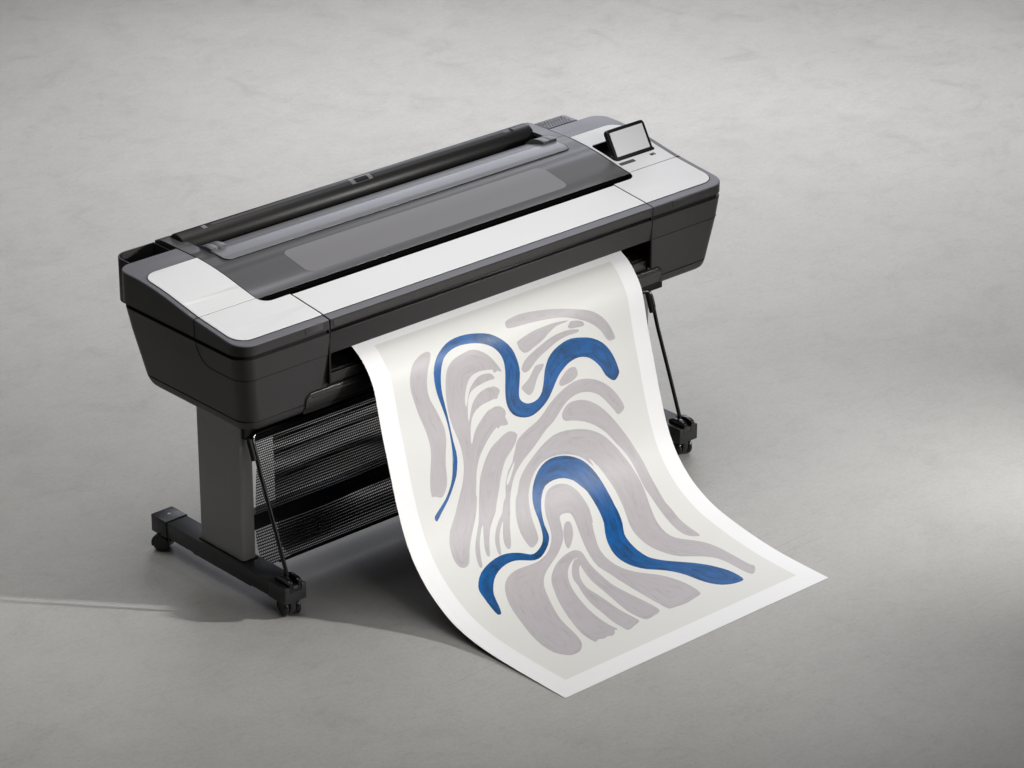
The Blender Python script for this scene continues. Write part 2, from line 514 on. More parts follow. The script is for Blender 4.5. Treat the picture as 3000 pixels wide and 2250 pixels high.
def mir(poly, s): return [(s * x, y) for x, y in poly]
NOTCH = arc(0.7015, 0.210, 0.034, 0, -90, 8)
RECESS = round_poly([(0.745, 0.279, 0.014), (0.919, 0.279, 0.014), (0.919, 0.398, 0.014), (0.745, 0.398, 0.014)], 5)

def end_cover(s):
    out = round_poly([(0.638, 0.0015, 0), (0.957, 0.0015, 0.055), (0.957, 0.583, 0.05), (0.7355, 0.583, 0)], 10) + NOTCH + [(0.638, 0.176)]
    holes = [offset_poly(RECESS, -0.002)] if s > 0 else []
    c = slab('end_cover', mir(out, s), lambda u, v: (u, v, zd(v) - 0.0012), lambda u, v: (u, v, 0.873), M_DECK, PR, 0.0022, 0.02, LN, 28, holes)
    side_mat(c, M_BODY)
    gap_f = round_poly([(0.6381, 0.0306, 0), (0.9404, 0.0306, 0.052), (0.9404, 0.4864, 0.052), (0.7357, 0.4864, 0)], 10) + NOTCH + [(0.6381, 0.1765)]
    slab('panel_gap', mir(gap_f, s), lambda u, v: (u, v, zd(v) - 0.0005), lambda u, v: (u, v, zd(v) - 0.004), M_BLACK, c, 0.0, 0.02, LN, 28, holes)
    notch2 = [(x + 0.001, y + 0.0005) for x, y in arc(0.7015, 0.210, 0.0335, 0, -90, 8)]
    wf = round_poly([(0.6383, 0.033, 0), (0.938, 0.033, 0.05), (0.938, 0.2100, 0)], 10) + [(0.7365, 0.2100)] + notch2[1:] + [(0.6383, 0.1772)]
    slab('front_top_panel', mir(wf, s), lambda u, v: (u, v, zd(v) + 0.0006), lambda u, v: (u, v, zd(v) - 0.004), M_WHITE, c, 0.0008, 0.02, LN, 28)
    wr = round_poly([(0.7365, 0.2126, 0), (0.938, 0.2126, 0), (0.938, 0.484, 0.05), (0.7365, 0.484, 0)], 10)
    slab('rear_top_panel', mir(wr, s), lambda u, v: (u, v, zd(v) + 0.0006), lambda u, v: (u, v, zd(v) - 0.004), M_WHITE, c, 0.0008, 0.02, LN, 28, [RECESS] if s > 0 else [])
    # hinge line over the rim and down the flank
    tube('panel_seam', [(s * 0.939, 0.2113, zd(0.2113) - 0.0002), (s * 0.9552, 0.2113, zd(0.2113) - 0.001), (s * 0.9572, 0.2113, zd(0.2113) - 0.004), (s * 0.9572, 0.2113, 0.873)], 0.0011, M_BLACK, c, 8)
    # recessed groove below the cover
    g = round_poly([(0.637, 0.009, 0), (0.949, 0.009, 0.05), (0.949, 0.573, 0.045), (0.637, 0.573, 0)], 8)
    slab('groove_liner', mir(g, s), lambda u, v: (u, v, 0.8745), lambda u, v: (u, v, 0.858), M_BLACK, c, 0.0, 0.03)
    if s < 0:
        box('type_plate', -0.7253, -0.6626, 0.0006, 0.004, 0.8812, 0.8982, M_PLATE, c, 0.0005)
    else:
        box('type_plate', 0.7205, 0.8765, 0.0004, 0.004, 0.8795, 0.9008, M_BODY, c, 0.0009)
    return c
cover_l = end_cover(-1); cover_r = end_cover(1)

def loft(name, rings, mat, parent, smooth=30):
    V = []; F = []; n = len(rings[0])
    for r in rings: V += r
    for i in range(len(rings) - 1):
        for j in range(n):
            jj = (j + 1) % n
            F.append((i * n + j, i * n + jj, (i + 1) * n + jj, (i + 1) * n + j))
    F.append(tuple(range(n))); F.append(tuple(range((len(rings) - 1) * n, len(rings) * n)))
    return mesh_obj(name, V, F, mat, parent, smooth)

def ring(s, z, xo, yf, yr, r, ins=0.0):
    p = round_poly([(0.638, yf + ins, 0), (xo - ins, yf + ins, r), (xo - ins, yr - ins, r), (0.638, yr - ins, 0)], 10)
    return [(s * x, y, z) for x, y in p]
XO = [(0.652, 0.9250), (0.7915, 0.9470), (0.8605, 0.9555)]
YF = [(0.652, 0.0270), (0.7915, 0.0080), (0.8605, 0.0020)]
YR = [(0.652, 0.5300), (0.7915, 0.5620), (0.8605, 0.5760)]

def side_housing(s):
    rings = [ring(s, 0.8605, lerp_tab(XO, 0.8605), lerp_tab(YF, 0.8605), lerp_tab(YR, 0.8605), 0.052, 0.0025)]
    for z in (0.8588, 0.84, 0.82, 0.80, 0.7915, 0.77, 0.74, 0.71, 0.68, 0.655):
        rings.append(ring(s, z, lerp_tab(XO, z), lerp_tab(YF, z), lerp_tab(YR, z), 0.052))
    rings.append(ring(s, 0.6535, lerp_tab(XO, 0.6535), lerp_tab(YF, 0.6535), lerp_tab(YR, 0.6535), 0.052, 0.002))
    h = loft('side_housing', rings, M_BODY, PR)
    z0 = 0.652
    base = [ring(s, 0.6545, lerp_tab(XO, z0), lerp_tab(YF, z0), lerp_tab(YR, z0), 0.052, 0.004),
            ring(s, 0.6522, lerp_tab(XO, z0), lerp_tab(YF, z0), lerp_tab(YR, z0), 0.052, 0.0035),
            ring(s, 0.6508, 0.9248, 0.0272, 0.5298, 0.052, 0.0),
            ring(s, 0.643, 0.9235, 0.0290, 0.526, 0.052), ring(s, 0.634, 0.9215, 0.0315, 0.518, 0.052),
            ring(s, 0.628, 0.9190, 0.0340, 0.509, 0.052), ring(s, 0.6235, 0.9140, 0.0385, 0.497, 0.050), ring(s, 0.6215, 0.9070, 0.0450, 0.485, 0.046)]
    loft('base_trim', base, M_BODY, h)
    # door seam
    zs = 0.7935
    rr = ring(1, zs, lerp_tab(XO, zs), lerp_tab(YF, zs), lerp_tab(YR, zs), 0.052, -0.00015)
    path = [(s * x, y, z) for x, y, z in rr[:12]]
    if s < 0:
        for y, z in ((0.10, 0.7935), (0.145, 0.7937), (0.166, 0.7965), (0.182, 0.8035), (0.194, 0.815), (0.203, 0.831), (0.208, 0.846), (0.210, 0.8605)):
            path.append((s * (lerp_tab(XO, z) + 0.00015), y, z))
    else:
        path.append((s * (lerp_tab(XO, zs) + 0.00015), 0.5, zs))
    tube('door_seam', path, 0.0012, M_BLACK, h, 8)
    return h
house_l = side_housing(-1); house_r = side_housing(1)

# dark inner works seen through the gaps
chassis = bmesh.new()
add_box(chassis, -0.730, 0.730, 0.222, 0.568, 0.66, 0.902)
add_box(chassis, -0.6365, 0.6365, 0.013, 0.23, 0.8615, 0.8725)
add_box(chassis, -0.733, 0.733, 0.168, 0.23, 0.874, 0.880)
add_prism_x(chassis, [(0.56, 0.70), (0.65, 0.78), (0.695, 0.86), (0.695, 0.923), (0.56, 0.923)], -0.72, 0.72)
bm_obj('inner_chassis', chassis, M_BLACK, PR)

# front cover between the two ends
fc = prism_x('front_cover', [(0.0012, 0.8735), (0.0004, 0.9028), (0.0012, 0.9036), (0.05, zd(0.05) - 0.0012), (0.10, zd(0.10) - 0.0012), (0.1715, zd(0.1715) - 0.0012), (0.1715, 0.905), (0.02, 0.8735)], -0.6338, 0.6338, M_DECK, PR, 0.0)
side_mat(fc, M_BODY)
slab('panel_gap', [(-0.6336, 0.0306), (0.6336, 0.0306), (0.6336, 0.17), (-0.6336, 0.17)], lambda u, v: (u, v, zd(v) - 0.0005), lambda u, v: (u, v, zd(v) - 0.004), M_BLACK, fc, 0.0, 0.3, LN)
slab('white_top_panel', [(-0.6338, 0.033), (0.6338, 0.033), (0.6338, 0.172), (-0.6338, 0.172)], lambda u, v: (u, v, zd(v) + 0.0006), lambda u, v: (u, v, zd(v) - 0.008), M_WHITE, fc, 0.0008, 0.3, LN)
box('grille', -0.622, 0.622, -0.0002, 0.003, 0.8795, 0.8985, M_GRILLE, fc)
fp = prism_x('front_panel', [(0.0020, 0.8590), (0.0032, 0.8605), (0.015, 0.8605), (0.019, 0.7945), (0.0095, 0.7930), (0.0075, 0.7945)], -0.6340, 0.6340, M_BODY, PR, 0.0008)
prism_x('light_bar', [(0.0065, 0.8695), (0.0050, 0.8672), (0.0065, 0.8650), (0.013, 0.8650), (0.013, 0.8695)], -0.630, 0.630, M_GLOSS, fp, 0.0005)

# output slot: back wall, tray and bottom door
tray = prism_x('output_tray', [(0.0205, 0.7222), (0.0215, 0.7236), (0.030, 0.7236), (0.032, 0.7205), (0.221, 0.742), (0.221, 0.690), (0.0255, 0.690)], -0.6340, 0.6340, M_TRAY, PR, 0.0005)
box('tray_lip', -0.6335, 0.6335, 0.036, 0.0415, 0.719, 0.7265, M_TRAY, tray, 0.0006)
for sx in (-1, 1):
    box('paper_guide', sx * 0.60 - 0.012, sx * 0.60 + 0.012, 0.060, 0.110, 0.722, 0.7325, M_GLOSS, tray, 0.002)
def door_front(z):
    return lerp_tab([(0.620, 0.047), (0.624, 0.0390), (0.629, 0.0330), (0.636, 0.0285), (0.645, 0.0255), (0.656, 0.0225), (0.668, 0.0208), (0.676, 0.0204), (0.681, 0.0210), (0.6845, 0.0228)], z)
DLN = [0.624, 0.627, 0.630, 0.634, 0.640, 0.648, 0.656, 0.664, 0.670, 0.675, 0.679, 0.682]
door_out = round_poly([(-0.7120, 0.6225, 0.004), (0.6985, 0.6225, 0.004), (0.6985, 0.6840, 0.024), (-0.7120, 0.6840, 0.024)], 8)
bd = slab('bottom_door', door_out, lambda u, v: (u, door_front(v), v), lambda u, v: (u, 0.065, v), M_TRAY, PR, 0.0012, 0.02, DLN, 32)
gap_out = offset_poly(door_out, -0.0045)
slab('door_gap', gap_out, lambda u, v: (u, lerp_tab(YF, max(v, 0.652)) - 0.0012 + max(0, 0.652 - v) * 0.25, v), lambda u, v: (u, 0.06, v), M_BLACK, bd, 0.0, 0.02)
prism_x('grip_ridge', [(0.0208, 0.6735), (0.0197, 0.6715), (0.0195, 0.6690), (0.0204, 0.6668), (0.026, 0.668), (0.026, 0.673)], -0.690, 0.672, M_TRAY, bd, 0.0004)
box('belly_plate', -0.66, 0.66, 0.05, 0.50, 0.626, 0.668, M_BLACK, PR)

for s in (-1, 1):
    a, b = sorted((s * 0.6330, s * 0.6388))
    prism_x('gap_liner', [(0.0045, 0.70), (0.0045, 0.9010), (0.03, 0.9050), (0.168, 0.9215), (0.168, 0.70)], a, b, M_BLACK, PR)

# ------------------------------------------------------------------ centre lid
lid_out = [(-0.7335, 0.207), (0.7335, 0.207), (0.7335, 0.692), (0.6835, 0.692), (0.6835, 0.4835), (-0.6835, 0.4835), (-0.6835, 0.692), (-0.7335, 0.692)]
LL = LN + [0.583, 0.612, 0.640, 0.650, 0.660, 0.669, 0.678, 0.685]
lid = slab('centre_lid', lid_out, lambda u, v: (u, v, zd(v) - 0.0004), lambda u, v: (u, v + 0.006 * max(0, 1 - (v - 0.207) / 0.1), zd(v) - 0.012), M_LID, PR, 0.0005, 0.03, LL, 28)
prism_x('lid_lip', [(0.2066, 0.9285), (0.2082, 0.9278), (0.222, 0.928), (0.222, 0.904), (0.2150, 0.9045)], -0.7333, 0.7333, M_GLOSS, lid, 0.0004)  # black instead of lid plastic: shade on the lip put into its colour
win = round_poly([(-0.513, 0.242, 0.028), (0.513, 0.242, 0.028), (0.513, 0.3765, 0.028), (-0.513, 0.3765, 0.028)], 8)
slab('lid_window', win, lambda u, v: (u, v, zd(v) - 0.0001), lambda u, v: (u, v, zd(v) - 0.003), M_WINDOW, lid, 0.0002, 0.05, LN, 28)
ZS = [(0.415, 0.9672), (0.424, 0.9690), (0.440, 0.9708), (0.460, 0.9722), (0.478, 0.9728), (0.487, 0.9724), (0.494, 0.9710), (0.51, 0.9672), (0.53, 0.9625), (0.55, 0.9570), (0.570, 0.9505)]
strip = round_poly([(-0.6795, 0.4175, 0.020), (0.6795, 0.4175, 0.020), (0.6795, 0.568, 0), (-0.6795, 0.568, 0)], 8)
slab('feed_strip', strip, lambda u, v: (u, v, lerp_tab(ZS, v)), lambda u, v: (u, v, lerp_tab(ZS, v) - 0.012), M_STRIP, lid, 0.0018, 0.05, [p[0] for p in ZS[1:-1]] + [0.482, 0.4905, 0.5, 0.52, 0.54], 30)
gap_strip = offset_poly(strip, -0.0022)
slab('strip_gap', [p for p in gap_strip], lambda u, v: (u, v, min(zd(v) + 0.0003, lerp_tab(ZS, v) - 0.001)), lambda u, v: (u, v, min(zd(v), lerp_tab(ZS, v)) - 0.006), M_BLACK, lid, 0.0, 0.05, LN)

e0 = [(x, y, lerp_tab(ZS, y) - 0.0004) for x, y in strip]
k0 = min(range(len(e0)), key=lambda k: (e0[k][0] + 0.6795) ** 2 + (e0[k][1] - 0.568) ** 2)
rim = [e0[(k0 + 1 + k) % len(e0)] for k in range(len(e0))]
rim = [p for p in rim if p[1] < 0.485] 
rim = [(-0.6795, 0.4835, lerp_tab(ZS, 0.4835) - 0.0004)] + rim + [(0.6795, 0.4835, lerp_tab(ZS, 0.4835) - 0.0004)]
tube('strip_rim', rim, 0.0014, M_STRIP, lid, 8)
for s in (-1, 1):
    a, b = sorted((s * 0.7325, s * 0.6980))
    prism_x('arm_skirt', [(0.565, 0.86), (0.565, 0.9615), (0.655, 0.9615), (0.675, 0.9580), (0.688, 0.9520), (0.689, 0.86)], a, b, M_BLACK, lid)
# hinge covers
for s in (-1, 1):
    for x0, x1 in ((0.6265, 0.6535), (0.6550, 0.6830)):
        a, b = sorted((s * x0, s * x1))
        prism_x('hinge_cover', [(0.572, 0.953), (0.560, 0.9625), (0.548, 0.9705), (0.535, 0.9770), (0.522, 0.9808), (0.508, 0.9825), (0.492, 0.9818), (0.4865, 0.9808), (0.4860, 0.968), (0.572, 0.943)], a, b, M_DECK, lid, 0.0012, 40)

# roll cover: long tube behind the lid with two grip slots on each half
rc = bmesh.new()
add_lathe_x(rc, [(-0.6990, 0.034), (-0.6965, 0.0385), (-0.693, 0.0400), (0.686, 0.0400), (0.6895, 0.0385), (0.692, 0.034)], 0, 0.635, 0.947, 72)
roll = bm_obj('roll_cover', rc, M_ROLL, PR, 40)
def cyl_patch(name, x0, x1, a0, a1, mat, r0=0.0390, r1=0.0404):
    b = bmesh.new()
    add_lathe_x(b, [(x0, r0), (x0, r1), (x1, r1), (x1, r0)], 0, 0.635, 0.947, 10, math.radians(a0), math.radians(a1))
    return bm_obj(name, b, mat, roll, 40)
for x0, x1 in ((-0.572, -0.047), (0.040, 0.585)):
    cyl_patch('grip_slot', x0, x1, 91, 106, M_SLOT); cyl_patch('grip_slot', x0 + 0.004, x1 + 0.004, 110, 124, M_SLOT)
cyl_patch('latch_plate', -0.046, 0.036, 90, 127, M_STRIP, 0.0390, 0.0406)
cyl_patch('latch_window', -0.030, 0.021, 97, 125, M_BLACK, 0.0390, 0.0409)
cyl_patch('slot_end_patch', -0.607, -0.592, 88, 112, M_STRIP, 0.039, 0.0406)  # light patch: highlight at the slot's end wall painted on
cyl_patch('slot_end_patch', 0.612, 0.622, 88, 112, M_BLACK, 0.039, 0.0406)

# open bin at the rear left
def rear_bin():
    out = round_poly([(-0.7357, 0.584, 0), (-0.7357, 0.694, 0.0), (-0.888, 0.694, 0.045), (-0.888, 0.584, 0.0)], 9)
    if poly_area(out) < 0: out = out[::-1]
    inn = offset_poly(out, 0.006); n = len(out)
    V = [(x, y, 0.82) for x, y in out] + [(x, y, 0.9545) for x, y in out]
    o2 = offset_poly(out, 0.001); i2 = offset_poly(out, 0.005)
    V += [(x, y, 0.9557) for x, y in o2] + [(x, y, 0.9557) for x, y in i2] + [(x, y, 0.9545) for x, y in inn] + [(x, y, 0.835) for x, y in inn]
    F = []
    for k in range(5):
        for j in range(n): F.append((k * n + j, k * n + (j + 1) % n, (k + 1) * n + (j + 1) % n, (k + 1) * n + j))
    F.append(tuple(range(5 * n, 6 * n))); F.append(tuple(range(n)))
    idx = [0 if max(f) < 4 * n else 1 for f in F]; idx[-1] = 0  # inner faces black: shade of the hollow put into the colour
    return mesh_obj('rear_bin', V, F, [M_BODY, M_BLACK], PR, 40, idx)
rear_bin()
vent = round_poly([(0.7362, 0.5840, 0), (0.866, 0.5840, 0), (0.866, 0.664, 0.03), (0.7362, 0.664, 0.0)], 8)
slab('rear_vent', vent, lambda u, v: (u, v, 0.9700 - max(0, v - 0.640) ** 2 * 14), lambda u, v: (u, v, 0.80), M_DECK, PR, 0.003, 0.02, [0.60, 0.62, 0.64, 0.648, 0.655])
slab('vent_field', [(0.742, 0.5865), (0.848, 0.5865), (0.848, 0.6445), (0.742, 0.6445)], lambda u, v: (u, v, 0.9703 - max(0, v - 0.640) ** 2 * 14), lambda u, v: (u, v, 0.965), M_VENT, bpy.data.objects['rear_vent'], 0.0, 0.02, [0.60, 0.62, 0.64])

# ------------------------------------------------------------------ touch screen in its recess
def recess():
    o = offset_poly(RECESS, -0.0015); i = offset_poly(RECESS, 0.0025); n = len(o)
    V = [(x, y, zd(y) + 0.0002) for x, y in o] + [(x, y, zd(y) + 0.0004) for x, y in i] + [(x, y, zd(y) - 0.030) for x, y in i]
    F = []
    for k in range(2):
        for j in range(n): F.append((k * n + j, k * n + (j + 1) % n, (k + 1) * n + (j + 1) % n, (k + 1) * n + j))
    F.append(tuple(range(2 * n, 3 * n)))
    return mesh_obj('screen_recess', V, F, M_GLOSS, cover_r, 30)
recess()
T = Vector((0, 0.0500, 0.0870)).normalized(); NF = Vector((0, -T.z, T.y)); B0 = Vector((0.7490, 0.2835, 0.9400))
def on_panel(off): return lambda u, v: tuple(B0 + Vector((u, 0, 0)) + T * v + NF * off)
FW, FH = 0.1640, 0.1035
fr = slab('touch_screen', round_poly([(0, 0, 0.010), (FW, 0, 0.010), (FW, FH, 0.013), (0, FH, 0.013)], 7), on_panel(0), on_panel(-0.013), M_GLOSS, PR, 0.0018, 0.02)
slab('display', [(0.0125, 0.0135), (FW - 0.0115, 0.0135), (FW - 0.0115, FH - 0.0110), (0.0125, FH - 0.0110)], on_panel(0.0006), on_panel(-0.002), M_SCREEN, fr, 0.0, 0.05)
def deck_patch(name, x0, x1, y0, y1, mat, h, parent):
    return slab(name, [(x0, y0), (x1, y0), (x1, y1), (x0, y1)], lambda u, v: (u, v, zd(v) + h), lambda u, v: (u, v, zd(v) - 0.003), mat, parent, 0.0, 0.03)
deck_patch('name_label', 0.7437, 0.8063, 0.2535, 0.2678, M_DECAL, 0.0012, cover_r)
usb = deck_patch('usb_port', 0.8740, 0.8958, 0.2548, 0.2662, M_DECAL, 0.0009, cover_r)
deck_patch('port_slot', 0.8790, 0.8935, 0.2580, 0.2640, M_BLACK, 0.0013, usb)
deck_patch('port_contact', 0.8875, 0.8905, 0.2570, 0.2600, M_WHITE, 0.0016, usb)

# ------------------------------------------------------------------ stand
def stand_side(dx):
    X = lambda x: x + dx
    col = slab('stand_column', round_poly([(X(-0.815), 0.210, 0.010), (X(-0.767), 0.210, 0.006), (X(-0.767), 0.417, 0.006), (X(-0.815), 0.417, 0.010)], 6), lambda u, v: (u, v, 0.640), lambda u, v: (u, v, 0.1105), M_COLUMN, PR, 0.0, 0.03)
    box('column_shoe', X(-0.818), X(-0.764), 0.206, 0.421, 0.1065, 0.1118, M_BLACK, col, 0.0008)
    for y in (0.222,):
        b = bmesh.new(); add_lathe_x(b, [(X(-0.8185), 0.0032), (X(-0.818), 0.0042), (X(-0.814), 0.0042)], 0, y, 0.553, 16)
        bm_obj('column_bolt', b, M_DECAL, col, 40)
    fb = bmesh.new()
    add_box(fb, X(-0.8285), X(-0.7525), 0.072, 0.571, 0.0580, 0.1085, 0.002)
    add_box(fb, X(-0.8280), X(-0.7530), 0.160, 0.440, 0.0545, 0.0620, 0.001)
    beam = bm_obj('foot_beam', fb, M_FOOT, PR)
    fc_ = bmesh.new(); add_box(fc_, X(-0.8295), X(-0.7515), -0.0040, 0.0760, 0.0560, 0.1080, 0.0022)
    cap = bm_obj('foot_cap', fc_, M_FOOT, beam)
    rcap = bmesh.new(); add_box(rcap, X(-0.8305), X(-0.7505), 0.5690, 0.6430, 0.0555, 0.1115, 0.0025)
    rc_ = bm_obj('foot_cap', rcap, M_FOOT, beam)
    box('cap_gap', X(-0.8300), X(-0.7510), 0.5665, 0.5690, 0.0565, 0.1108, M_BLACK, beam)
    V = arc(X(-0.7895), 0.6065, 0.0045, 0, 360, 16)[:-1]
    slab('cap_screw', V, lambda u, v: (u, v, 0.1124), lambda u, v: (u, v, 0.109), M_STEEL, beam, 0.0006, 0.02)
    V = arc(X(-0.7895), 0.6065, 0.0014, 0, 360, 8)[:-1]
    slab('screw_socket', V, lambda u, v: (u, v, 0.1126), lambda u, v: (u, v, 0.110), M_BLACK, beam, 0.0, 0.02)
    # clip that holds the bail
    cl = bmesh.new()
    add_box(cl, X(-0.8122), X(-0.7688), -0.0046, 0.060, 0.0885, 0.0985, 0.0008)
    arch = [(-0.0052, 0.0900), (-0.0052, 0.1215), (-0.004, 0.1230), (0.006, 0.1275), (0.018, 0.1300), (0.032, 0.1300), (0.045, 0.1275), (0.055, 0.1235), (0.064, 0.1180), (0.066, 0.1085), (0.066, 0.0900)]
    add_prism_x(cl, arch, X(-0.8130), X(-0.7995), 0.0008); add_prism_x(cl, arch, X(-0.7812), X(-0.7680), 0.0008)
    add_box(cl, X(-0.8000), X(-0.7807), 0.014, 0.058, 0.0950, 0.1130, 0.001)
    bm_obj('bail_clip', cl, M_GLOSS, beam)
    # casters
    for cy, turn in ((0.026, math.radians(-14)), (0.606, math.radians(30))):
        cx = X(-0.789) - (0.018 if turn > 0 else 0)
        r = 0.0278; cz = r; off = 0.006
        def turned(o):
            M = Matrix.Translation((cx, cy, 0)) @ Matrix.Rotation(turn, 4, 'Z')
            o.data.transform(M); o.data.update()
            return o
        h = bmesh.new()
        add_lathe_x(h, [(-0.0275, r - 0.003), (-0.0275, r + 0.0008), (-0.0260, r + 0.0022), (0.0260, r + 0.0022), (0.0275, r + 0.0008), (0.0275, r - 0.003)], 0, off, cz, 28, math.radians(-22), math.radians(100))
        add_lathe_x(h, [(-0.0100, 0.010), (-0.0100, 0.0245), (-0.0088, 0.0262), (0.0088, 0.0262), (0.0100, 0.0245), (0.0100, 0.010)], 0, off, cz, 36)
        add_box(h, -0.0098, 0.0098, -0.0225, 0.018, cz, 0.0545, 0.004)
        cas = turned(bm_obj('caster', h, M_CASTER, PR, 40))
        side = [(-0.0080, 0.0020), (-0.0080, 0.0215), (-0.0072, 0.0245), (-0.0055, 0.0268), (-0.0030, r), (0.0030, r), (0.0055, 0.0268), (0.0072, 0.0245), (0.0080, 0.0215), (0.0080, 0.0020)]
        for sx in (-1, 1):
            w = bmesh.new()
            add_lathe_x(w, side, sx * 0.0190, off, cz, 44)
            turned(bm_obj('wheel', w, M_GLOSS, cas, 40))
        V = arc(cx, cy, 0.009, 0, 360, 18)[:-1]
        slab('stem', V, lambda u, v: (u, v, 0.0595), lambda u, v: (u, v, 0.045), M_GLOSS, cas, 0.0, 0.02)
stand_side(0.0); stand_side(1.59907)
box('cross_beam', -0.768, 0.785, 0.312, 0.352, 0.133, 0.185, M_FOOT, PR, 0.002)

# bail: a bent rod from clip to clip, with thicker sleeves at the top
XL, XR = -0.787, 0.8105
bar_y, bar_z = 0.193, 0.519
tube('bail_bar', [(XL, 0.168, 0.466), (XL, 0.1755, 0.486), (XL, 0.1815, 0.501), (XL + 0.004, 0.187, 0.512), (XL + 0.012, 0.191, 0.5175), (XL + 0.022, bar_y, bar_z), (0.0, bar_y, bar_z), (XR - 0.022, bar_y, bar_z), (XR - 0.012, 0.191, 0.5175), (XR - 0.004, 0.187, 0.512), (XR, 0.1815, 0.501), (XR, 0.1755, 0.486), (XR, 0.168, 0.466)], 0.0078, M_GLOSS, PR, 16)
for x in (XL, XR):
    tube('bail_rod', [(x, 0.030, 0.100), (x, 0.0855, 0.246), (x, 0.147, 0.402), (x, 0.170, 0.471)], 0.0062, M_GLOSS, bpy.data.objects['bail_bar'], 14)

for x, s in ((XL, -1), (XR, 1)):
    tube('bail_sleeve', [(x - 0.0095, 0.1650, 0.452), (x - 0.0095, 0.187, 0.512)], 0.0080, M_BLACK, bpy.data.objects['bail_bar'], 12)
    box('bail_mount', x - 0.018, x + 0.065, 0.196, 0.236, 0.508, 0.640, M_BLACK, PR, 0.002)

# mesh catch basket: front sheet, hem and rear sheet
def cloth(name, x0, x1, path, nx=60, parent=None, wave=0.0, flare=0.0):
    V = []; F = []; UV = []; s = 0
    acc = [0]
    for k in range(1, len(path)): acc.append(acc[-1] + math.hypot(path[k][0] - path[k - 1][0], path[k][1] - path[k - 1][1]))
    for k, (y, z) in enumerate(path):
        for i in range(nx + 1):
            xs = x0 + flare * min(1, max(0, (z - 0.40) / 0.11))
            x = xs + (x1 - xs) * i / nx
            e = math.sin(math.pi * k / (len(path) - 1))
            w = wave * e * (math.sin(6.1 * x + 9.0 * z + 0.4) + 0.6 * math.sin(13.0 * x - 17.0 * z + 1.3))
            V.append((x, y + w, z)); UV.append((x, acc[k]))
    m = nx + 1
    for k in range(len(path) - 1):
        for i in range(nx): F.append((k * m + i, k * m + i + 1, (k + 1) * m + i + 1, (k + 1) * m + i))
    me = bpy.data.meshes.new(name); me.from_pydata(V, [], F)
    uv = me.uv_layers.new(name='UVMap')
    for l in me.loops: uv.data[l.index].uv = UV[l.vertex_index]
    return link(name, me, parent, [M_MESH], 60)
def smooth_path(p, n=6):
    q = [Vector((2 * p[0][0] - p[1][0], 2 * p[0][1] - p[1][1]))] + [Vector(v) for v in p] + [Vector((2 * p[-1][0] - p[-2][0], 2 * p[-1][1] - p[-2][1]))]
    out = []
    for i in range(1, len(q) - 2):
        a, b, c, d = q[i - 1:i + 3]
        for k in range(n):
            t = k / n
            out.append(tuple(0.5 * ((2 * b) + (c - a) * t + (2 * a - 5 * b + 4 * c - d) * t * t + (3 * b - a - 3 * c + d) * t ** 3)))
    out.append(tuple(p[-1])); return out
basket = cloth('mesh_basket', -0.746, 0.770, smooth_path([(0.195, 0.512), (0.208, 0.46), (0.222, 0.40), (0.233, 0.32), (0.2365, 0.22), (0.2335, 0.15), (0.222, 0.110), (0.205, 0.092), (0.185, 0.083)]), 60, PR, 0.003, -0.028)
cloth('rear_sheet', -0.652, 0.690, smooth_path([(0.186, 0.083), (0.215, 0.088), (0.240, 0.105), (0.256, 0.16), (0.261, 0.25), (0.262, 0.36), (0.262, 0.498)]), 60, basket, 0.0055)
tube('hem', [(-0.70, 0.186, 0.082), (0.760, 0.186, 0.082)], 0.0035, M_BLACK, basket, 8)
box('dark_gap_plate', -0.765, 0.782, 0.246, 0.256, 0.462, 0.650, M_BLACK, basket)  # added black plate, keeps the gap above the basket dark
tube('rear_rail', [(-0.766, 0.264, 0.505), (0.783, 0.264, 0.505)], 0.007, M_BLACK, basket, 10)

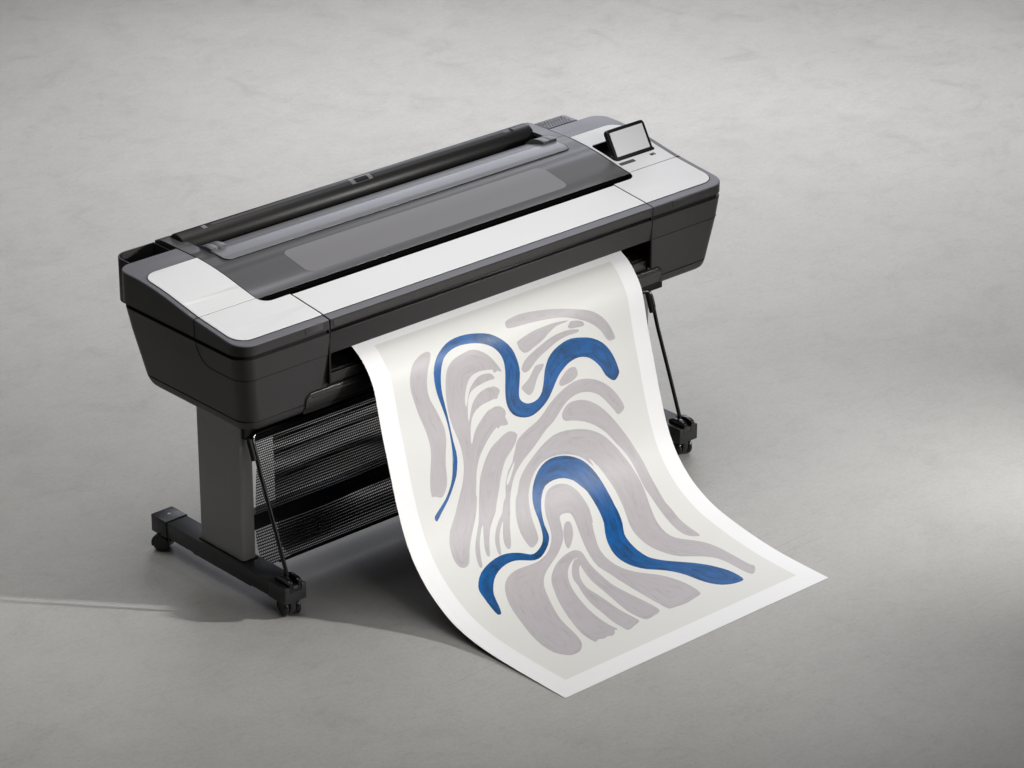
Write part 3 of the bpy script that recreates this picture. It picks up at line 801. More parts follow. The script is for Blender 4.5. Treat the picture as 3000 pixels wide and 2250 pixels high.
# ================================================================== PRINTED SHEET
PROFILE = [[0.044,0.7712],[0.0199,0.7572],[-0.002,0.7409],[-0.0256,0.7141],[-0.0431,0.6882],[-0.054,0.6624],[-0.0641,0.6256],[-0.0751,0.5777],[-0.0899,0.5208],[-0.1077,0.4633],[-0.1253,0.399],[-0.1504,0.3172],[-0.1796,0.2416],[-0.2134,0.1823],[-0.2504,0.1395],[-0.2915,0.1029],[-0.341,0.073],[-0.3885,0.0506],[-0.45,0.0336],[-0.5142,0.0215],[-0.5805,0.0132],[-0.6552,0.007],[-0.7605,0.0028],[-0.866,0.0006]]
STROKES = {'blue_a':[[-.4023,.5757],[-.4028,.571],[-.4,.5653],[-.3917,.5592],[-.3797,.5516],[-.364,.5415],[-.3473,.5292],[-.3321,.5141],[-.3189,.4978],[-.3095,.4818],[-.3024,.4651],[-.2966,.4462],[-.2922,.4278],[-.2891,.4082],[-.2877,.3989],[-.2902,.4224],[-.2925,.4441],[-.2899,.429],[-.2864,.401],[-.2845,.3727],[-.2838,.3435],[-.2848,.3177],[-.2874,.2932],[-.2921,.2689],[-.2973,.2455],[-.3016,.2241],[-.3043,.2032],[-.3042,.1807],[-.3013,.1595],[-.2949,.1425],[-.286,.1284],[-.2756,.1174],[-.2628,.108],[-.2464,.0984],[-.2282,.0904],[-.2097,.0855],[-.19,.083],[-.1678,.0828],[-.1453,.0846],[-.1243,.0881],[-.1041,.0931],[-.084,.0992],[-.0653,.107],[-.0491,.117],[-.0346,.1287],[-.0207,.1421],[-.0085,.1564],[.0008,.1706],[.008,.186],[.0135,.2043],[.017,.2227],[.018,.2376],[.0167,.2521],[.0122,.2689],[.0067,.2856],[.0016,.3012],[-.0019,.3148],[-.002,.3242],[.0012,.3316],[.009,.3396],[.019,.346],[.0293,.3492],[.0404,.35],[.0528,.3493],[.0651,.3459],[.0762,.3392],[.0862,.3293],[.0943,.3152],[.1013,.2995],[.1064,.2852],[.1122,.2708],[.1214,.2548],[.1326,.2401],[.1454,.2292],[.1604,.2206],[.1789,.2135],[.1986,.2086],[.2166,.2061],[.235,.2061],[.2551,.2093],[.2756,.2144],[.2957,.2202],[.3153,.228],[.3351,.2393],[.3528,.2525],[.3662,.2671],[.3767,.2825],[.3845,.2979],[.3903,.3142],[.395,.3338],[.3976,.3511],[.3975,.359],[.3943,.3641],[.3866,.3721],[.3771,.3776],[.3687,.3766],[.3601,.3713],[.35,.3623],[.3406,.3508],[.3349,.3378],[.3293,.3244],[.3208,.312],[.3113,.3007],[.3016,.2912],[.2911,.2834],[.2791,.2773],[.2663,.273],[.2534,.2705],[.2398,.27],[.2241,.2719],[.2084,.2757],[.1943,.2816],[.1814,.2885],[.1705,.295],[.16,.3029],[.1479,.3147],[.1354,.3278],[.1234,.3405],[.1109,.3526],[.0972,.3628],[.0824,.3716],[.0662,.3792],[.0498,.3848],[.0346,.388],[.0194,.3885],[.0025,.3853],[-.0138,.3795],[-.0277,.3722],[-.0392,.3628],[-.0475,.3501],[-.0527,.3361],[-.0546,.3228],[-.054,.3085],[-.0512,.2915],[-.0474,.2743],[-.0436,.2595],[-.0402,.2446],[-.0374,.227],[-.0365,.2094],[-.0385,.1943],[-.0432,.1803],[-.0508,.1671],[-.0605,.1551],[-.0713,.1451],[-.0837,.1364],[-.0979,.1288],[-.1129,.1226],[-.1277,.1178],[-.1436,.1142],[-.162,.1109],[-.1811,.1091],[-.1996,.1098],[-.2168,.1124],[-.2316,.1168],[-.2441,.1226],[-.2536,.1293],[-.2612,.1378],[-.2682,.1493],[-.274,.163],[-.2785,.1794],[-.2815,.1965],[-.283,.212],[-.2832,.2273],[-.2822,.243],[-.2806,.2594],[-.2791,.2772],[-.2779,.296],[-.2775,.316],[-.2774,.3365],[-.277,.3573],[-.2763,.3771],[-.2741,.3941],[-.2725,.4098],[-.274,.4269],[-.2761,.4402],[-.2774,.4425],[-.2818,.4566],[-.2889,.4743],[-.2991,.4897],[-.3114,.5051],[-.325,.5211],[-.34,.5365],[-.3574,.5508],[-.374,.5635],[-.3868,.5746],[-.3962,.5816],[-.4007,.5804]],
'blue_b':[[-.3826,.9168],[-.3819,.9025],[-.3798,.8836],[-.3777,.8629],[-.3757,.8433],[-.3751,.8296],[-.3732,.818],[-.3677,.8066],[-.3588,.7952],[-.3459,.7823],[-.3293,.7701],[-.3081,.7599],[-.2844,.752],[-.2591,.7468],[-.2342,.7447],[-.2124,.7467],[-.1931,.7512],[-.1767,.7571],[-.1626,.7638],[-.1503,.7713],[-.1398,.7775],[-.1321,.7795],[-.1247,.7792],[-.1146,.7771],[-.1037,.7732],[-.0922,.7676],[-.0814,.7606],[-.0729,.7527],[-.0658,.743],[-.0596,.7302],[-.0546,.7158],[-.0509,.7004],[-.0484,.6845],[-.0474,.6687],[-.0463,.653],[-.0436,.6385],[-.0392,.6239],[-.0326,.6082],[-.0241,.5925],[-.0132,.5775],[-.0005,.5638],[.0138,.5518],[.0297,.5423],[.0473,.536],[.066,.5329],[.0856,.5332],[.1053,.5361],[.124,.541],[.142,.5479],[.1598,.557],[.1761,.5677],[.1895,.5792],[.201,.5925],[.2116,.6094],[.2203,.6274],[.2263,.6447],[.2302,.6626],[.2326,.6827],[.2336,.7026],[.2332,.7199],[.2318,.7365],[.2305,.7537],[.2277,.7709],[.2221,.7879],[.2145,.8047],[.2041,.821],[.1945,.8372],[.1898,.8529],[.1873,.8696],[.1856,.8892],[.1854,.9095],[.1869,.93],[.1903,.9483],[.196,.9604],[.2036,.9705],[.213,.9817],[.2246,.9935],[.2392,1.0068],[.255,1.0205],[.27,1.0335],[.2845,1.0469],[.2982,1.0616],[.3107,1.0766],[.321,1.0912],[.3297,1.1064],[.3378,1.1231],[.344,1.1408],[.3472,1.1601],[.3477,1.1786],[.346,1.1945],[.3409,1.206],[.3305,1.2089],[.3182,1.2077],[.3074,1.206],[.2961,1.2022],[.2825,1.1963],[.2691,1.1878],[.2577,1.1755],[.2479,1.1607],[.2405,1.1444],[.2342,1.126],[.2285,1.1044],[.2219,1.0826],[.213,1.0637],[.2023,1.0465],[.1895,1.0314],[.1754,1.0177],[.1597,1.0051],[.1447,.9927],[.1329,.9791],[.1234,.9648],[.1161,.95],[.111,.9345],[.108,.9182],[.1073,.9016],[.1092,.8851],[.113,.8686],[.1182,.8514],[.1246,.8348],[.1314,.8208],[.1392,.8071],[.1493,.7919],[.1587,.7758],[.1643,.7582],[.1676,.7399],[.1688,.7214],[.1682,.7029],[.1662,.6845],[.1623,.6676],[.1556,.6551],[.1472,.644],[.1388,.6319],[.1283,.6206],[.113,.6107],[.0953,.6029],[.0765,.5986],[.0573,.5973],[.0383,.599],[.0212,.6041],[.0086,.6136],[-.0014,.6256],[-.01,.6383],[-.0172,.6519],[-.0237,.6658],[-.0292,.6801],[-.034,.695],[-.0379,.7104],[-.04,.7273],[-.0425,.7428],[-.0471,.753],[-.0544,.7618],[-.0663,.7722],[-.0808,.7822],[-.0967,.7913],[-.1128,.798],[-.1272,.8003],[-.1403,.7995],[-.1519,.7959],[-.1631,.7908],[-.175,.7853],[-.1877,.7802],[-.2014,.7766],[-.2164,.775],[-.2337,.7758],[-.2521,.7793],[-.2715,.786],[-.29,.7952],[-.3051,.8062],[-.3181,.8189],[-.33,.8332],[-.34,.8491],[-.3469,.8676],[-.3529,.8859],[-.3601,.9023],[-.3668,.9148],[-.372,.9196],[-.3762,.9204]],
'g_top':[[.0089,.0877],[.0203,.0851],[.0347,.0834],[.0482,.082],[.0649,.0817],[.0884,.0836],[.1149,.0869],[.1416,.0913],[.1687,.0965],[.1952,.1026],[.2215,.1095],[.2481,.1171],[.2741,.1254],[.2994,.1341],[.322,.1433],[.339,.1525],[.3531,.1625],[.3663,.1745],[.3779,.1879],[.3881,.2028],[.3964,.2186],[.4035,.2368],[.4068,.2517],[.4024,.2561],[.3948,.2561],[.3873,.2566],[.3798,.2547],[.3736,.249],[.3676,.2405],[.3617,.2289],[.3542,.2159],[.3426,.2029],[.3287,.1903],[.314,.179],[.2971,.1685],[.2756,.158],[.254,.1487],[.238,.1419],[.2218,.1365],[.2005,.1315],[.1776,.1273],[.1551,.1241],[.1326,.1214],[.1093,.1189],[.0874,.1169],[.0692,.1157],[.0531,.1149],[.0382,.114],[.0248,.1128],[.0125,.1112],[.0036,.1085],[.0014,.103],[.0027,.0969],[.0041,.0918]],
'g_wing':[[.0243,.1581],[.0317,.155],[.0421,.1528],[.0523,.1502],[.0641,.1477],[.0787,.145],[.095,.1428],[.1127,.1419],[.1309,.1415],[.1488,.1411],[.1666,.1411],[.1841,.1422],[.2015,.144],[.2222,.1473],[.2355,.1504],[.227,.1514],[.2112,.1518],[.1988,.152],[.187,.1527],[.177,.1553],[.1676,.1587],[.1573,.1626],[.1478,.1667],[.1412,.1704],[.1342,.1743],[.1237,.179],[.1114,.1837],[.097,.1879],[.0831,.1916],[.0731,.1952],[.0642,.1976],[.0538,.1983],[.0439,.1963],[.0357,.1892],[.0296,.1809],[.0271,.1749],[.0263,.1695],[.024,.1634]],
'g_dot':[[.2433,.1548],[.2554,.1564],[.2691,.1597],[.2799,.1639],[.288,.1687],[.2923,.1744],[.2929,.1793],[.2893,.1814],[.2821,.1817],[.2712,.1806],[.2587,.1788],[.246,.1775],[.2353,.1755],[.2299,.1713],[.2284,.1666],[.2313,.1629],[.236,.1596],[.2385,.1565]],
'g_sweep':[[.2632,.1856],[.2688,.189],[.2691,.1919],[.2644,.1938],[.2553,.1948],[.2414,.1941],[.2255,.1933],[.2104,.1942],[.195,.1961],[.1795,.1991],[.1638,.2032],[.1474,.2089],[.1318,.2147],[.1188,.219],[.1064,.2234],[.0932,.2294],[.0801,.2364],[.0677,.2449],[.056,.2522],[.0445,.2554],[.0348,.2551],[.0285,.2502],[.0256,.2433],[.0267,.2375],[.0311,.2313],[.0383,.2237],[.0489,.2159],[.0636,.2089],[.0809,.2024],[.0995,.1962],[.1188,.1904],[.1374,.185],[.1565,.1806],[.178,.1779],[.1991,.1767],[.2177,.1771],[.2346,.1789],[.2507,.182]],
'g_leaf':[[.1126,.2503],[.1108,.2567],[.1037,.2637],[.0972,.2682],[.0897,.2734],[.0814,.2821],[.0736,.2915],[.0685,.2994],[.0638,.3068],[.0579,.3148],[.0511,.3213],[.0432,.3253],[.0351,.3257],[.0276,.3205],[.0211,.3125],[.015,.3037],[.0125,.2955],[.0184,.2908],[.0275,.2871],[.0359,.2829],[.0443,.2784],[.0518,.2727],[.0587,.2666],[.0646,.2601],[.0704,.2541],[.076,.2493],[.0838,.2466],[.0996,.2471]],
'g_bean':[[.231,.2946],[.2355,.3047],[.2358,.3158],[.2325,.3221],[.2256,.3266],[.2152,.3307],[.2026,.3337],[.1883,.3353],[.1751,.3357],[.1664,.3351],[.1608,.3329],[.1576,.3285],[.1576,.3228],[.1625,.3167],[.17,.3104],[.1784,.3047],[.1877,.2995],[.1974,.2947],[.2077,.2915],[.2203,.2913]],
'g_left':[[-.3002,.0931],[-.2941,.0962],[-.2922,.1016],[-.2956,.1096],[-.3019,.1193],[-.3095,.1296],[-.3176,.1415],[-.3251,.1566],[-.331,.1731],[-.3339,.1906],[-.3345,.2077],[-.3328,.2222],[-.329,.2361],[-.323,.251],[-.3162,.2667],[-.31,.2842],[-.3047,.3014],[-.3006,.316],[-.2983,.3301],[-.2985,.3449],[-.3007,.3607],[-.3055,.3789],[-.3112,.3979],[-.3162,.4169],[-.3204,.4355],[-.3227,.4536],[-.3248,.47],[-.328,.4832],[-.3326,.4945],[-.3402,.5055],[-.3484,.5142],[-.3548,.5192],[-.3616,.5204],[-.3715,.5162],[-.3813,.5106],[-.3893,.5104],[-.3942,.5066],[-.3933,.4895],[-.3892,.4679],[-.3836,.4475],[-.377,.4269],[-.3703,.4061],[-.3649,.3859],[-.3629,.3684],[-.3631,.3507],[-.365,.3304],[-.3687,.309],[-.3743,.2875],[-.3804,.2654],[-.3855,.2413],[-.3897,.2181],[-.3932,.1987],[-.3948,.181],[-.3931,.1636],[-.3887,.1475],[-.3816,.1332],[-.3726,.1211],[-.3625,.1119],[-.351,.1048],[-.3373,.0987],[-.3233,.0946],[-.3105,.0927]],
'g_hand':[[-.151,.1315],[-.1561,.1309],[-.1625,.1318],[-.1791,.1333],[-.1982,.1359],[-.2146,.1393],[-.2294,.1448],[-.2419,.1537],[-.2519,.165],[-.2582,.1779],[-.2627,.1931],[-.2671,.2119],[-.2704,.2311],[-.272,.2466],[-.2726,.2618],[-.2731,.279],[-.2726,.2976],[-.2704,.3184],[-.2668,.3396],[-.2617,.3591],[-.2567,.3786],[-.2536,.3995],[-.2523,.4205],[-.2535,.4407],[-.2566,.4597],[-.2618,.4769],[-.2681,.4922],[-.2737,.5039],[-.2805,.5153],[-.2901,.5296],[-.3009,.5449],[-.3121,.5613],[-.3231,.5767],[-.3327,.5883],[-.3422,.5989],[-.353,.6102],[-.3635,.6225],[-.3727,.6374],[-.3802,.653],[-.3849,.6677],[-.3879,.6819],[-.3902,.6954],[-.3908,.7079],[-.3891,.7197],[-.385,.7293],[-.3772,.7351],[-.3677,.7372],[-.3579,.7355],[-.3477,.7288],[-.3377,.7149],[-.327,.6977],[-.3147,.681],[-.3011,.6637],[-.2856,.6454],[-.2706,.6271],[-.2587,.6101],[-.2488,.5932],[-.2401,.5734],[-.2342,.5572],[-.2355,.552],[-.2307,.5374],[-.2243,.5193],[-.2193,.5026],[-.2138,.4865],[-.2068,.4723],[-.1991,.4594],[-.1917,.4487],[-.182,.4375],[-.1659,.4221],[-.1484,.407],[-.1334,.3961],[-.1209,.3882],[-.1124,.3838],[-.1068,.3825],[-.1023,.3883],[-.0987,.3853],[-.0933,.382],[-.0837,.384],[-.0739,.3865],[-.067,.3862],[-.0632,.3829],[-.0659,.3729],[-.0694,.3619],[-.0669,.356],[-.0642,.3508],[-.065,.3434],[-.0684,.3359],[-.0754,.329],[-.0842,.3236],[-.0952,.322],[-.1036,.3201],[-.1035,.3122],[-.0993,.3042],[-.0926,.3017],[-.0855,.3001],[-.0819,.2964],[-.0789,.2921],[-.0745,.2877],[-.071,.2832],[-.0699,.2787],[-.0717,.2739],[-.0782,.2683],[-.0866,.2628],[-.095,.2584],[-.1019,.2537],[-.1049,.246],[-.1046,.2394],[-.0999,.2389],[-.0932,.24],[-.0854,.24],[-.0801,.2384],[-.083,.2327],[-.0874,.2264],[-.086,.2195],[-.081,.2211],[-.0752,.2231],[-.0716,.221],[-.0675,.2195],[-.0596,.2238],[-.0528,.2274],[-.0514,.2247],[-.0538,.218],[-.0602,.2068],[-.0692,.1932],[-.0793,.1787],[-.0917,.1642],[-.1082,.1507],[-.1252,.1398],[-.1394,.1341]],
'c_slit1':[[-.0825,.2133],[-.0894,.2096],[-.1009,.207],[-.117,.204],[-.1345,.2022],[-.1502,.203],[-.164,.2062],[-.1745,.2124],[-.183,.221],[-.19,.2319],[-.1959,.2441],[-.2011,.2563],[-.2047,.2685],[-.2059,.2831],[-.2045,.2919],[-.1997,.2835],[-.1935,.2696],[-.1885,.2583],[-.183,.2479],[-.1762,.2395],[-.1681,.2321],[-.1577,.2244],[-.1463,.2182],[-.1347,.2153],[-.1226,.2147],[-.1093,.2161],[-.0975,.2189],[-.0899,.2238],[-.0851,.2266],[-.0819,.2208]],
'c_slit2':[[-.095,.2404],[-.1111,.239],[-.1308,.2407],[-.1466,.2424],[-.1606,.2455],[-.173,.25],[-.1832,.2569],[-.1903,.2677],[-.1954,.2802],[-.1993,.2923],[-.2021,.3052],[-.2057,.3231],[-.2069,.3352],[-.2015,.328],[-.1942,.3143],[-.189,.3035],[-.183,.2929],[-.1743,.2827],[-.1641,.2738],[-.1534,.2672],[-.1414,.2624],[-.1261,.2594],[-.1116,.2581],[-.1013,.2605],[-.0948,.2608],[-.0916,.2507]],
'c_slit3':[[-.0895,.2999],[-.0998,.2981],[-.1155,.2994],[-.1301,.3],[-.145,.3019],[-.1598,.3057],[-.1734,.3115],[-.1842,.3198],[-.1929,.3304],[-.1998,.3439],[-.2049,.3583],[-.2086,.3714],[-.2109,.3835],[-.2122,.3968],[-.211,.4038],[-.2048,.3938],[-.1966,.3788],[-.1894,.3686],[-.1804,.3589],[-.1668,.3482],[-.1519,.3382],[-.1379,.3298],[-.1248,.3237],[-.1136,.3229],[-.1039,.3213],[-.0938,.3105]],
'g_finger':[[-.0561,.41],[-.0461,.4154],[-.0386,.4222],[-.0376,.4283],[-.0407,.4352],[-.0468,.4442],[-.0553,.4535],[-.0657,.4617],[-.077,.4697],[-.0882,.4773],[-.0988,.4857],[-.108,.4959],[-.1166,.5075],[-.1251,.5205],[-.1333,.5341],[-.1403,.5475],[-.1478,.5614],[-.1573,.5764],[-.1672,.5916],[-.1764,.6072],[-.1849,.6208],[-.1917,.6278],[-.1996,.6346],[-.2123,.6472],[-.2262,.6624],[-.2384,.6796],[-.2495,.6974],[-.259,.7157],[-.2667,.7301],[-.2722,.7347],[-.2758,.7341],[-.2784,.7317],[-.2788,.7258],[-.2759,.7145],[-.271,.7009],[-.2647,.6874],[-.2578,.673],[-.2489,.6533],[-.2446,.6407],[-.2547,.6513],[-.2687,.6693],[-.2778,.6822],[-.2859,.6957],[-.294,.7122],[-.3014,.7288],[-.308,.7444],[-.3138,.7554],[-.3197,.7571],[-.3231,.7519],[-.3211,.7396],[-.3161,.7235],[-.3089,.7069],[-.3003,.6907],[-.2913,.6779],[-.2813,.6651],[-.2686,.6486],[-.2565,.6316],[-.2487,.6165],[-.2427,.6023],[-.2375,.5891],[-.2325,.5755],[-.2264,.5597],[-.2201,.5433],[-.2141,.5268],[-.2075,.511],[-.1993,.4975],[-.1902,.4847],[-.1808,.4718],[-.1702,.4592],[-.1577,.4467],[-.1439,.4356],[-.1289,.4278],[-.1144,.4219],[-.1024,.4168],[-.0918,.4129],[-.0821,.4098],[-.0731,.4081],[-.0645,.408]],
'g_ess':[[.3921,.4682],[.3891,.4541],[.3814,.4371],[.3715,.4198],[.3591,.4026],[.345,.387],[.3291,.3729],[.3111,.3606],[.2919,.3505],[.2722,.3431],[.2527,.3381],[.2348,.3357],[.2171,.3356],[.1984,.3382],[.1791,.3429],[.1592,.3491],[.1397,.3565],[.122,.3649],[.1057,.374],[.0916,.3835],[.0775,.3931],[.0613,.4023],[.0438,.4105],[.0246,.4164],[.0056,.4218],[-.012,.4282],[-.0271,.4348],[-.0374,.4407],[-.045,.4476],[-.0507,.4569],[-.0558,.467],[-.0623,.4767],[-.0685,.4859],[-.0723,.4939],[-.0769,.5015],[-.0862,.5095],[-.0964,.5183],[-.1047,.5291],[-.112,.5407],[-.1184,.5524],[-.1237,.5644],[-.1274,.5774],[-.1314,.5893],[-.138,.5961],[-.1456,.6031],[-.1531,.6158],[-.1609,.6285],[-.1685,.6356],[-.177,.642],[-.1879,.6506],[-.1994,.6608],[-.2102,.6731],[-.2199,.6859],[-.2268,.6973],[-.2321,.7091],[-.2368,.7243],[-.239,.7373],[-.2363,.7431],[-.231,.7419],[-.2247,.7298],[-.2177,.7141],[-.212,.7024],[-.2053,.6909],[-.1949,.6776],[-.1844,.6657],[-.1751,.6566],[-.1707,.6545],[-.1783,.6675],[-.1891,.6856],[-.1965,.7007],[-.2016,.7143],[-.2028,.7258],[-.2011,.734],[-.1968,.7374],[-.1907,.7361],[-.1842,.7296],[-.1763,.7177],[-.1661,.6978],[-.1552,.6755],[-.1443,.6559],[-.1342,.6371],[-.1264,.6193],[-.119,.6023],[-.1107,.5865],[-.1015,.5713],[-.0912,.5557],[-.0801,.5415],[-.0687,.5308],[-.0564,.5215],[-.0426,.5121],[-.0275,.5031],[-.0107,.4948],[.0068,.4861],[.0243,.4758],[.042,.4648],[.0597,.4537],[.0772,.4434],[.0943,.4358],[.1107,.4283],[.1252,.4181],[.1398,.4071],[.1572,.3954],[.1748,.3853],[.1912,.3795],[.207,.3763],[.2219,.3751],[.2372,.376],[.2542,.3794],[.2715,.3852],[.2881,.3938],[.3035,.4048],[.316,.418],[.3273,.4327],[.3393,.4495],[.3498,.465],[.3556,.4757],[.3606,.4822],[.3684,.4829],[.3766,.48],[.386,.4759]],
'c_slit4':[[-.0677,.4998],[-.0772,.5077],[-.09,.5203],[-.1007,.531],[-.1093,.5415],[-.1147,.5528],[-.1158,.56],[-.1098,.5566],[-.1011,.5487],[-.0936,.5397],[-.0866,.5304],[-.0805,.5229],[-.0752,.5157],[-.0693,.5056]],
'g_arch':[[-.1235,.7596],[-.1277,.752],[-.1297,.7399],[-.1311,.7239],[-.1308,.7058],[-.1281,.6878],[-.1238,.67],[-.1186,.6531],[-.1124,.6369],[-.1048,.6198],[-.0973,.6055],[-.0923,.6001],[-.0865,.5943],[-.0769,.5778],[-.0654,.5598],[-.0535,.5469],[-.0401,.5357],[-.0242,.5245],[-.007,.5139],[.0104,.504],[.028,.4949],[.0446,.487],[.0617,.48],[.0802,.4734],[.1004,.4688],[.1235,.4677],[.1482,.4694],[.1741,.4738],[.1995,.4803],[.2221,.4877],[.2434,.4972],[.2646,.5095],[.2842,.5243],[.3007,.5419],[.3153,.5617],[.3292,.584],[.3413,.6071],[.351,.6283],[.3583,.6503],[.3633,.6759],[.3651,.7021],[.3627,.7259],[.3567,.751],[.3457,.7831],[.3344,.8138],[.328,.8335],[.3238,.851],[.32,.8733],[.319,.8951],[.3224,.9124],[.3301,.9277],[.3437,.9419],[.3592,.9557],[.3736,.9698],[.3866,.9851],[.3972,1.003],[.4054,1.0231],[.4106,1.0466],[.4139,1.0711],[.416,1.0943],[.4175,1.1164],[.419,1.1377],[.4204,1.1552],[.4244,1.1637],[.4243,1.1707],[.4105,1.1855],[.3947,1.1977],[.3866,1.1994],[.3816,1.1934],[.3782,1.178],[.3761,1.1574],[.3753,1.1344],[.3739,1.1111],[.3696,1.0909],[.3628,1.0732],[.353,1.0589],[.3406,1.0463],[.3252,1.0341],[.3085,1.0224],[.291,1.0119],[.2746,1.0002],[.2617,.985],[.2508,.9675],[.2411,.9478],[.2335,.9275],[.2294,.9084],[.2275,.8895],[.2264,.87],[.2269,.8512],[.2292,.8348],[.2331,.8193],[.2388,.8038],[.2453,.7874],[.2519,.769],[.2575,.7486],[.2608,.7249],[.2618,.701],[.26,.6805],[.2553,.6599],[.2475,.6355],[.2372,.6117],[.2223,.5883],[.2107,.5747],[.2152,.5892],[.2199,.6046],[.2098,.5928],[.195,.5746],[.1809,.5628],[.1659,.5532],[.1502,.5458],[.1339,.5401],[.1173,.5355],[.1004,.5322],[.083,.5299],[.0655,.5293],[.0481,.5308],[.0311,.5348],[.0145,.5424],[-.0011,.5523],[-.0146,.5633],[-.0269,.5763],[-.0388,.5924],[-.0491,.6107],[-.0566,.6319],[-.0623,.6531],[-.0668,.6712],[-.0704,.688],[-.0726,.7045],[-.0751,.7198],[-.079,.7334],[-.0848,.7447],[-.0947,.7525],[-.1056,.7575],[-.1154,.7606]],
'g_long':[[.1462,.4182],[.1512,.4106],[.1587,.4035],[.1677,.3976],[.179,.3934],[.1932,.3921],[.2092,.3931],[.2258,.3961],[.2434,.4019],[.262,.4112],[.2807,.4236],[.2982,.4389],[.315,.457],[.331,.478],[.3462,.5011],[.3608,.5261],[.3741,.5515],[.3849,.5755],[.3939,.5997],[.4018,.6248],[.4074,.6515],[.4088,.6819],[.4085,.7117],[.4082,.7367],[.4072,.7585],[.4049,.7776],[.4029,.7943],[.4034,.8077],[.4041,.8222],[.4023,.844],[.4005,.867],[.4004,.8863],[.4012,.9042],[.403,.922],[.4044,.9377],[.4049,.9506],[.4023,.9582],[.3919,.956],[.3798,.9488],[.3708,.9402],[.3641,.9286],[.3611,.9139],[.3604,.8955],[.3609,.8718],[.3625,.8465],[.3646,.8225],[.3668,.7999],[.3683,.7803],[.369,.762],[.3679,.7442],[.3668,.7255],[.3676,.7034],[.3682,.6803],[.3674,.6577],[.3644,.6355],[.3573,.6135],[.3481,.5933],[.3384,.5779],[.3277,.5631],[.3158,.5443],[.3023,.5252],[.2867,.5078],[.2692,.492],[.2491,.4778],[.2276,.4656],[.2047,.4559],[.1836,.4487],[.1673,.4447],[.1553,.4416],[.1487,.4371],[.1457,.4319],[.1446,.4253]],
'g_inner':[[-.3488,1.1984],[-.3334,1.2007],[-.3164,1.198],[-.3009,1.1883],[-.2871,1.1748],[-.2769,1.1605],[-.2687,1.1433],[-.2618,1.122],[-.2557,1.0978],[-.2501,1.0705],[-.2439,1.0428],[-.236,1.019],[-.2263,.9949],[-.2136,.9659],[-.2003,.9371],[-.1891,.9122],[-.1775,.8905],[-.1639,.8733],[-.1491,.8595],[-.1333,.8487],[-.1164,.8396],[-.0975,.8305],[-.0791,.8221],[-.0645,.815],[-.0508,.8075],[-.0358,.7977],[-.0214,.787],[-.0088,.7766],[.0019,.765],[.0099,.7502],[.0161,.735],[.0204,.721],[.0245,.7097],[.0302,.704],[.0376,.7018],[.0485,.7022],[.0592,.7048],[.066,.7079],[.0699,.7142],[.0705,.7264],[.0683,.7422],[.0634,.7608],[.0574,.7803],[.052,.7974],[.0465,.8151],[.0405,.8358],[.0348,.858],[.0298,.8814],[.0271,.9049],[.03,.9272],[.0341,.9487],[.036,.968],[.0374,.9886],[.0392,1.0152],[.0409,1.0418],[.0423,1.0625],[.0434,1.0815],[.0443,1.1022],[.045,1.1218],[.0453,1.1372],[.0458,1.1519],[.0458,1.1709],[.0487,1.1869],[.0591,1.1916],[.0736,1.1924],[.0906,1.1955],[.1095,1.1971],[.1293,1.1952],[.1486,1.1919],[.1658,1.1901],[.1795,1.1861],[.1868,1.1775],[.1901,1.1637],[.1913,1.141],[.1896,1.1157],[.1845,1.0934],[.1769,1.0726],[.1679,1.0538],[.157,1.0368],[.1437,1.0219],[.1299,1.0083],[.1176,.9962],[.1062,.9832],[.0951,.9661],[.0858,.9471],[.0795,.9274],[.0762,.9061],[.076,.8818],[.0792,.8567],[.0871,.8332],[.0977,.8099],[.1106,.7828],[.1217,.7617],[.1246,.7628],[.1324,.7446],[.1396,.7214],[.1403,.7007],[.1378,.6814],[.1339,.6652],[.1274,.6509],[.1174,.6378],[.1052,.6269],[.0917,.6195],[.0769,.6149],[.0606,.6123],[.0442,.6129],[.029,.6173],[.0153,.6256],[.0037,.6393],[-.0058,.6556],[-.0129,.6724],[-.0181,.6894],[-.0214,.7052],[-.0246,.7207],[-.0292,.7361],[-.0361,.7509],[-.0472,.765],[-.0608,.7776],[-.0756,.7883],[-.0921,.7968],[-.1105,.8032],[-.1299,.8072],[-.1496,.8079],[-.1692,.807],[-.188,.8054],[-.2064,.8044],[-.2247,.8054],[-.2423,.8088],[-.2591,.8155],[-.2743,.8247],[-.2861,.8354],[-.2962,.8483],[-.3058,.8643],[-.3147,.8824],[-.3227,.9014],[-.3302,.9228],[-.3374,.9479],[-.345,.9761],[-.3549,1.0077],[-.3645,1.0407],[-.3722,1.0736],[-.3776,1.1045],[-.3794,1.1314],[-.378,1.1539],[-.3726,1.1697],[-.3652,1.1815],[-.3582,1.1917]],
'g_oval':[[.0442,.7279],[.0496,.7303],[.052,.7364],[.0491,.7484],[.0427,.7623],[.0343,.7742],[.023,.7857],[.0063,.7994],[-.0085,.8087],[-.0132,.8056],[-.0126,.7971],[-.0088,.7871],[-.0026,.7755],[.0041,.7631],[.0119,.7509],[.0212,.7399],[.0304,.7315],[.038,.728]],
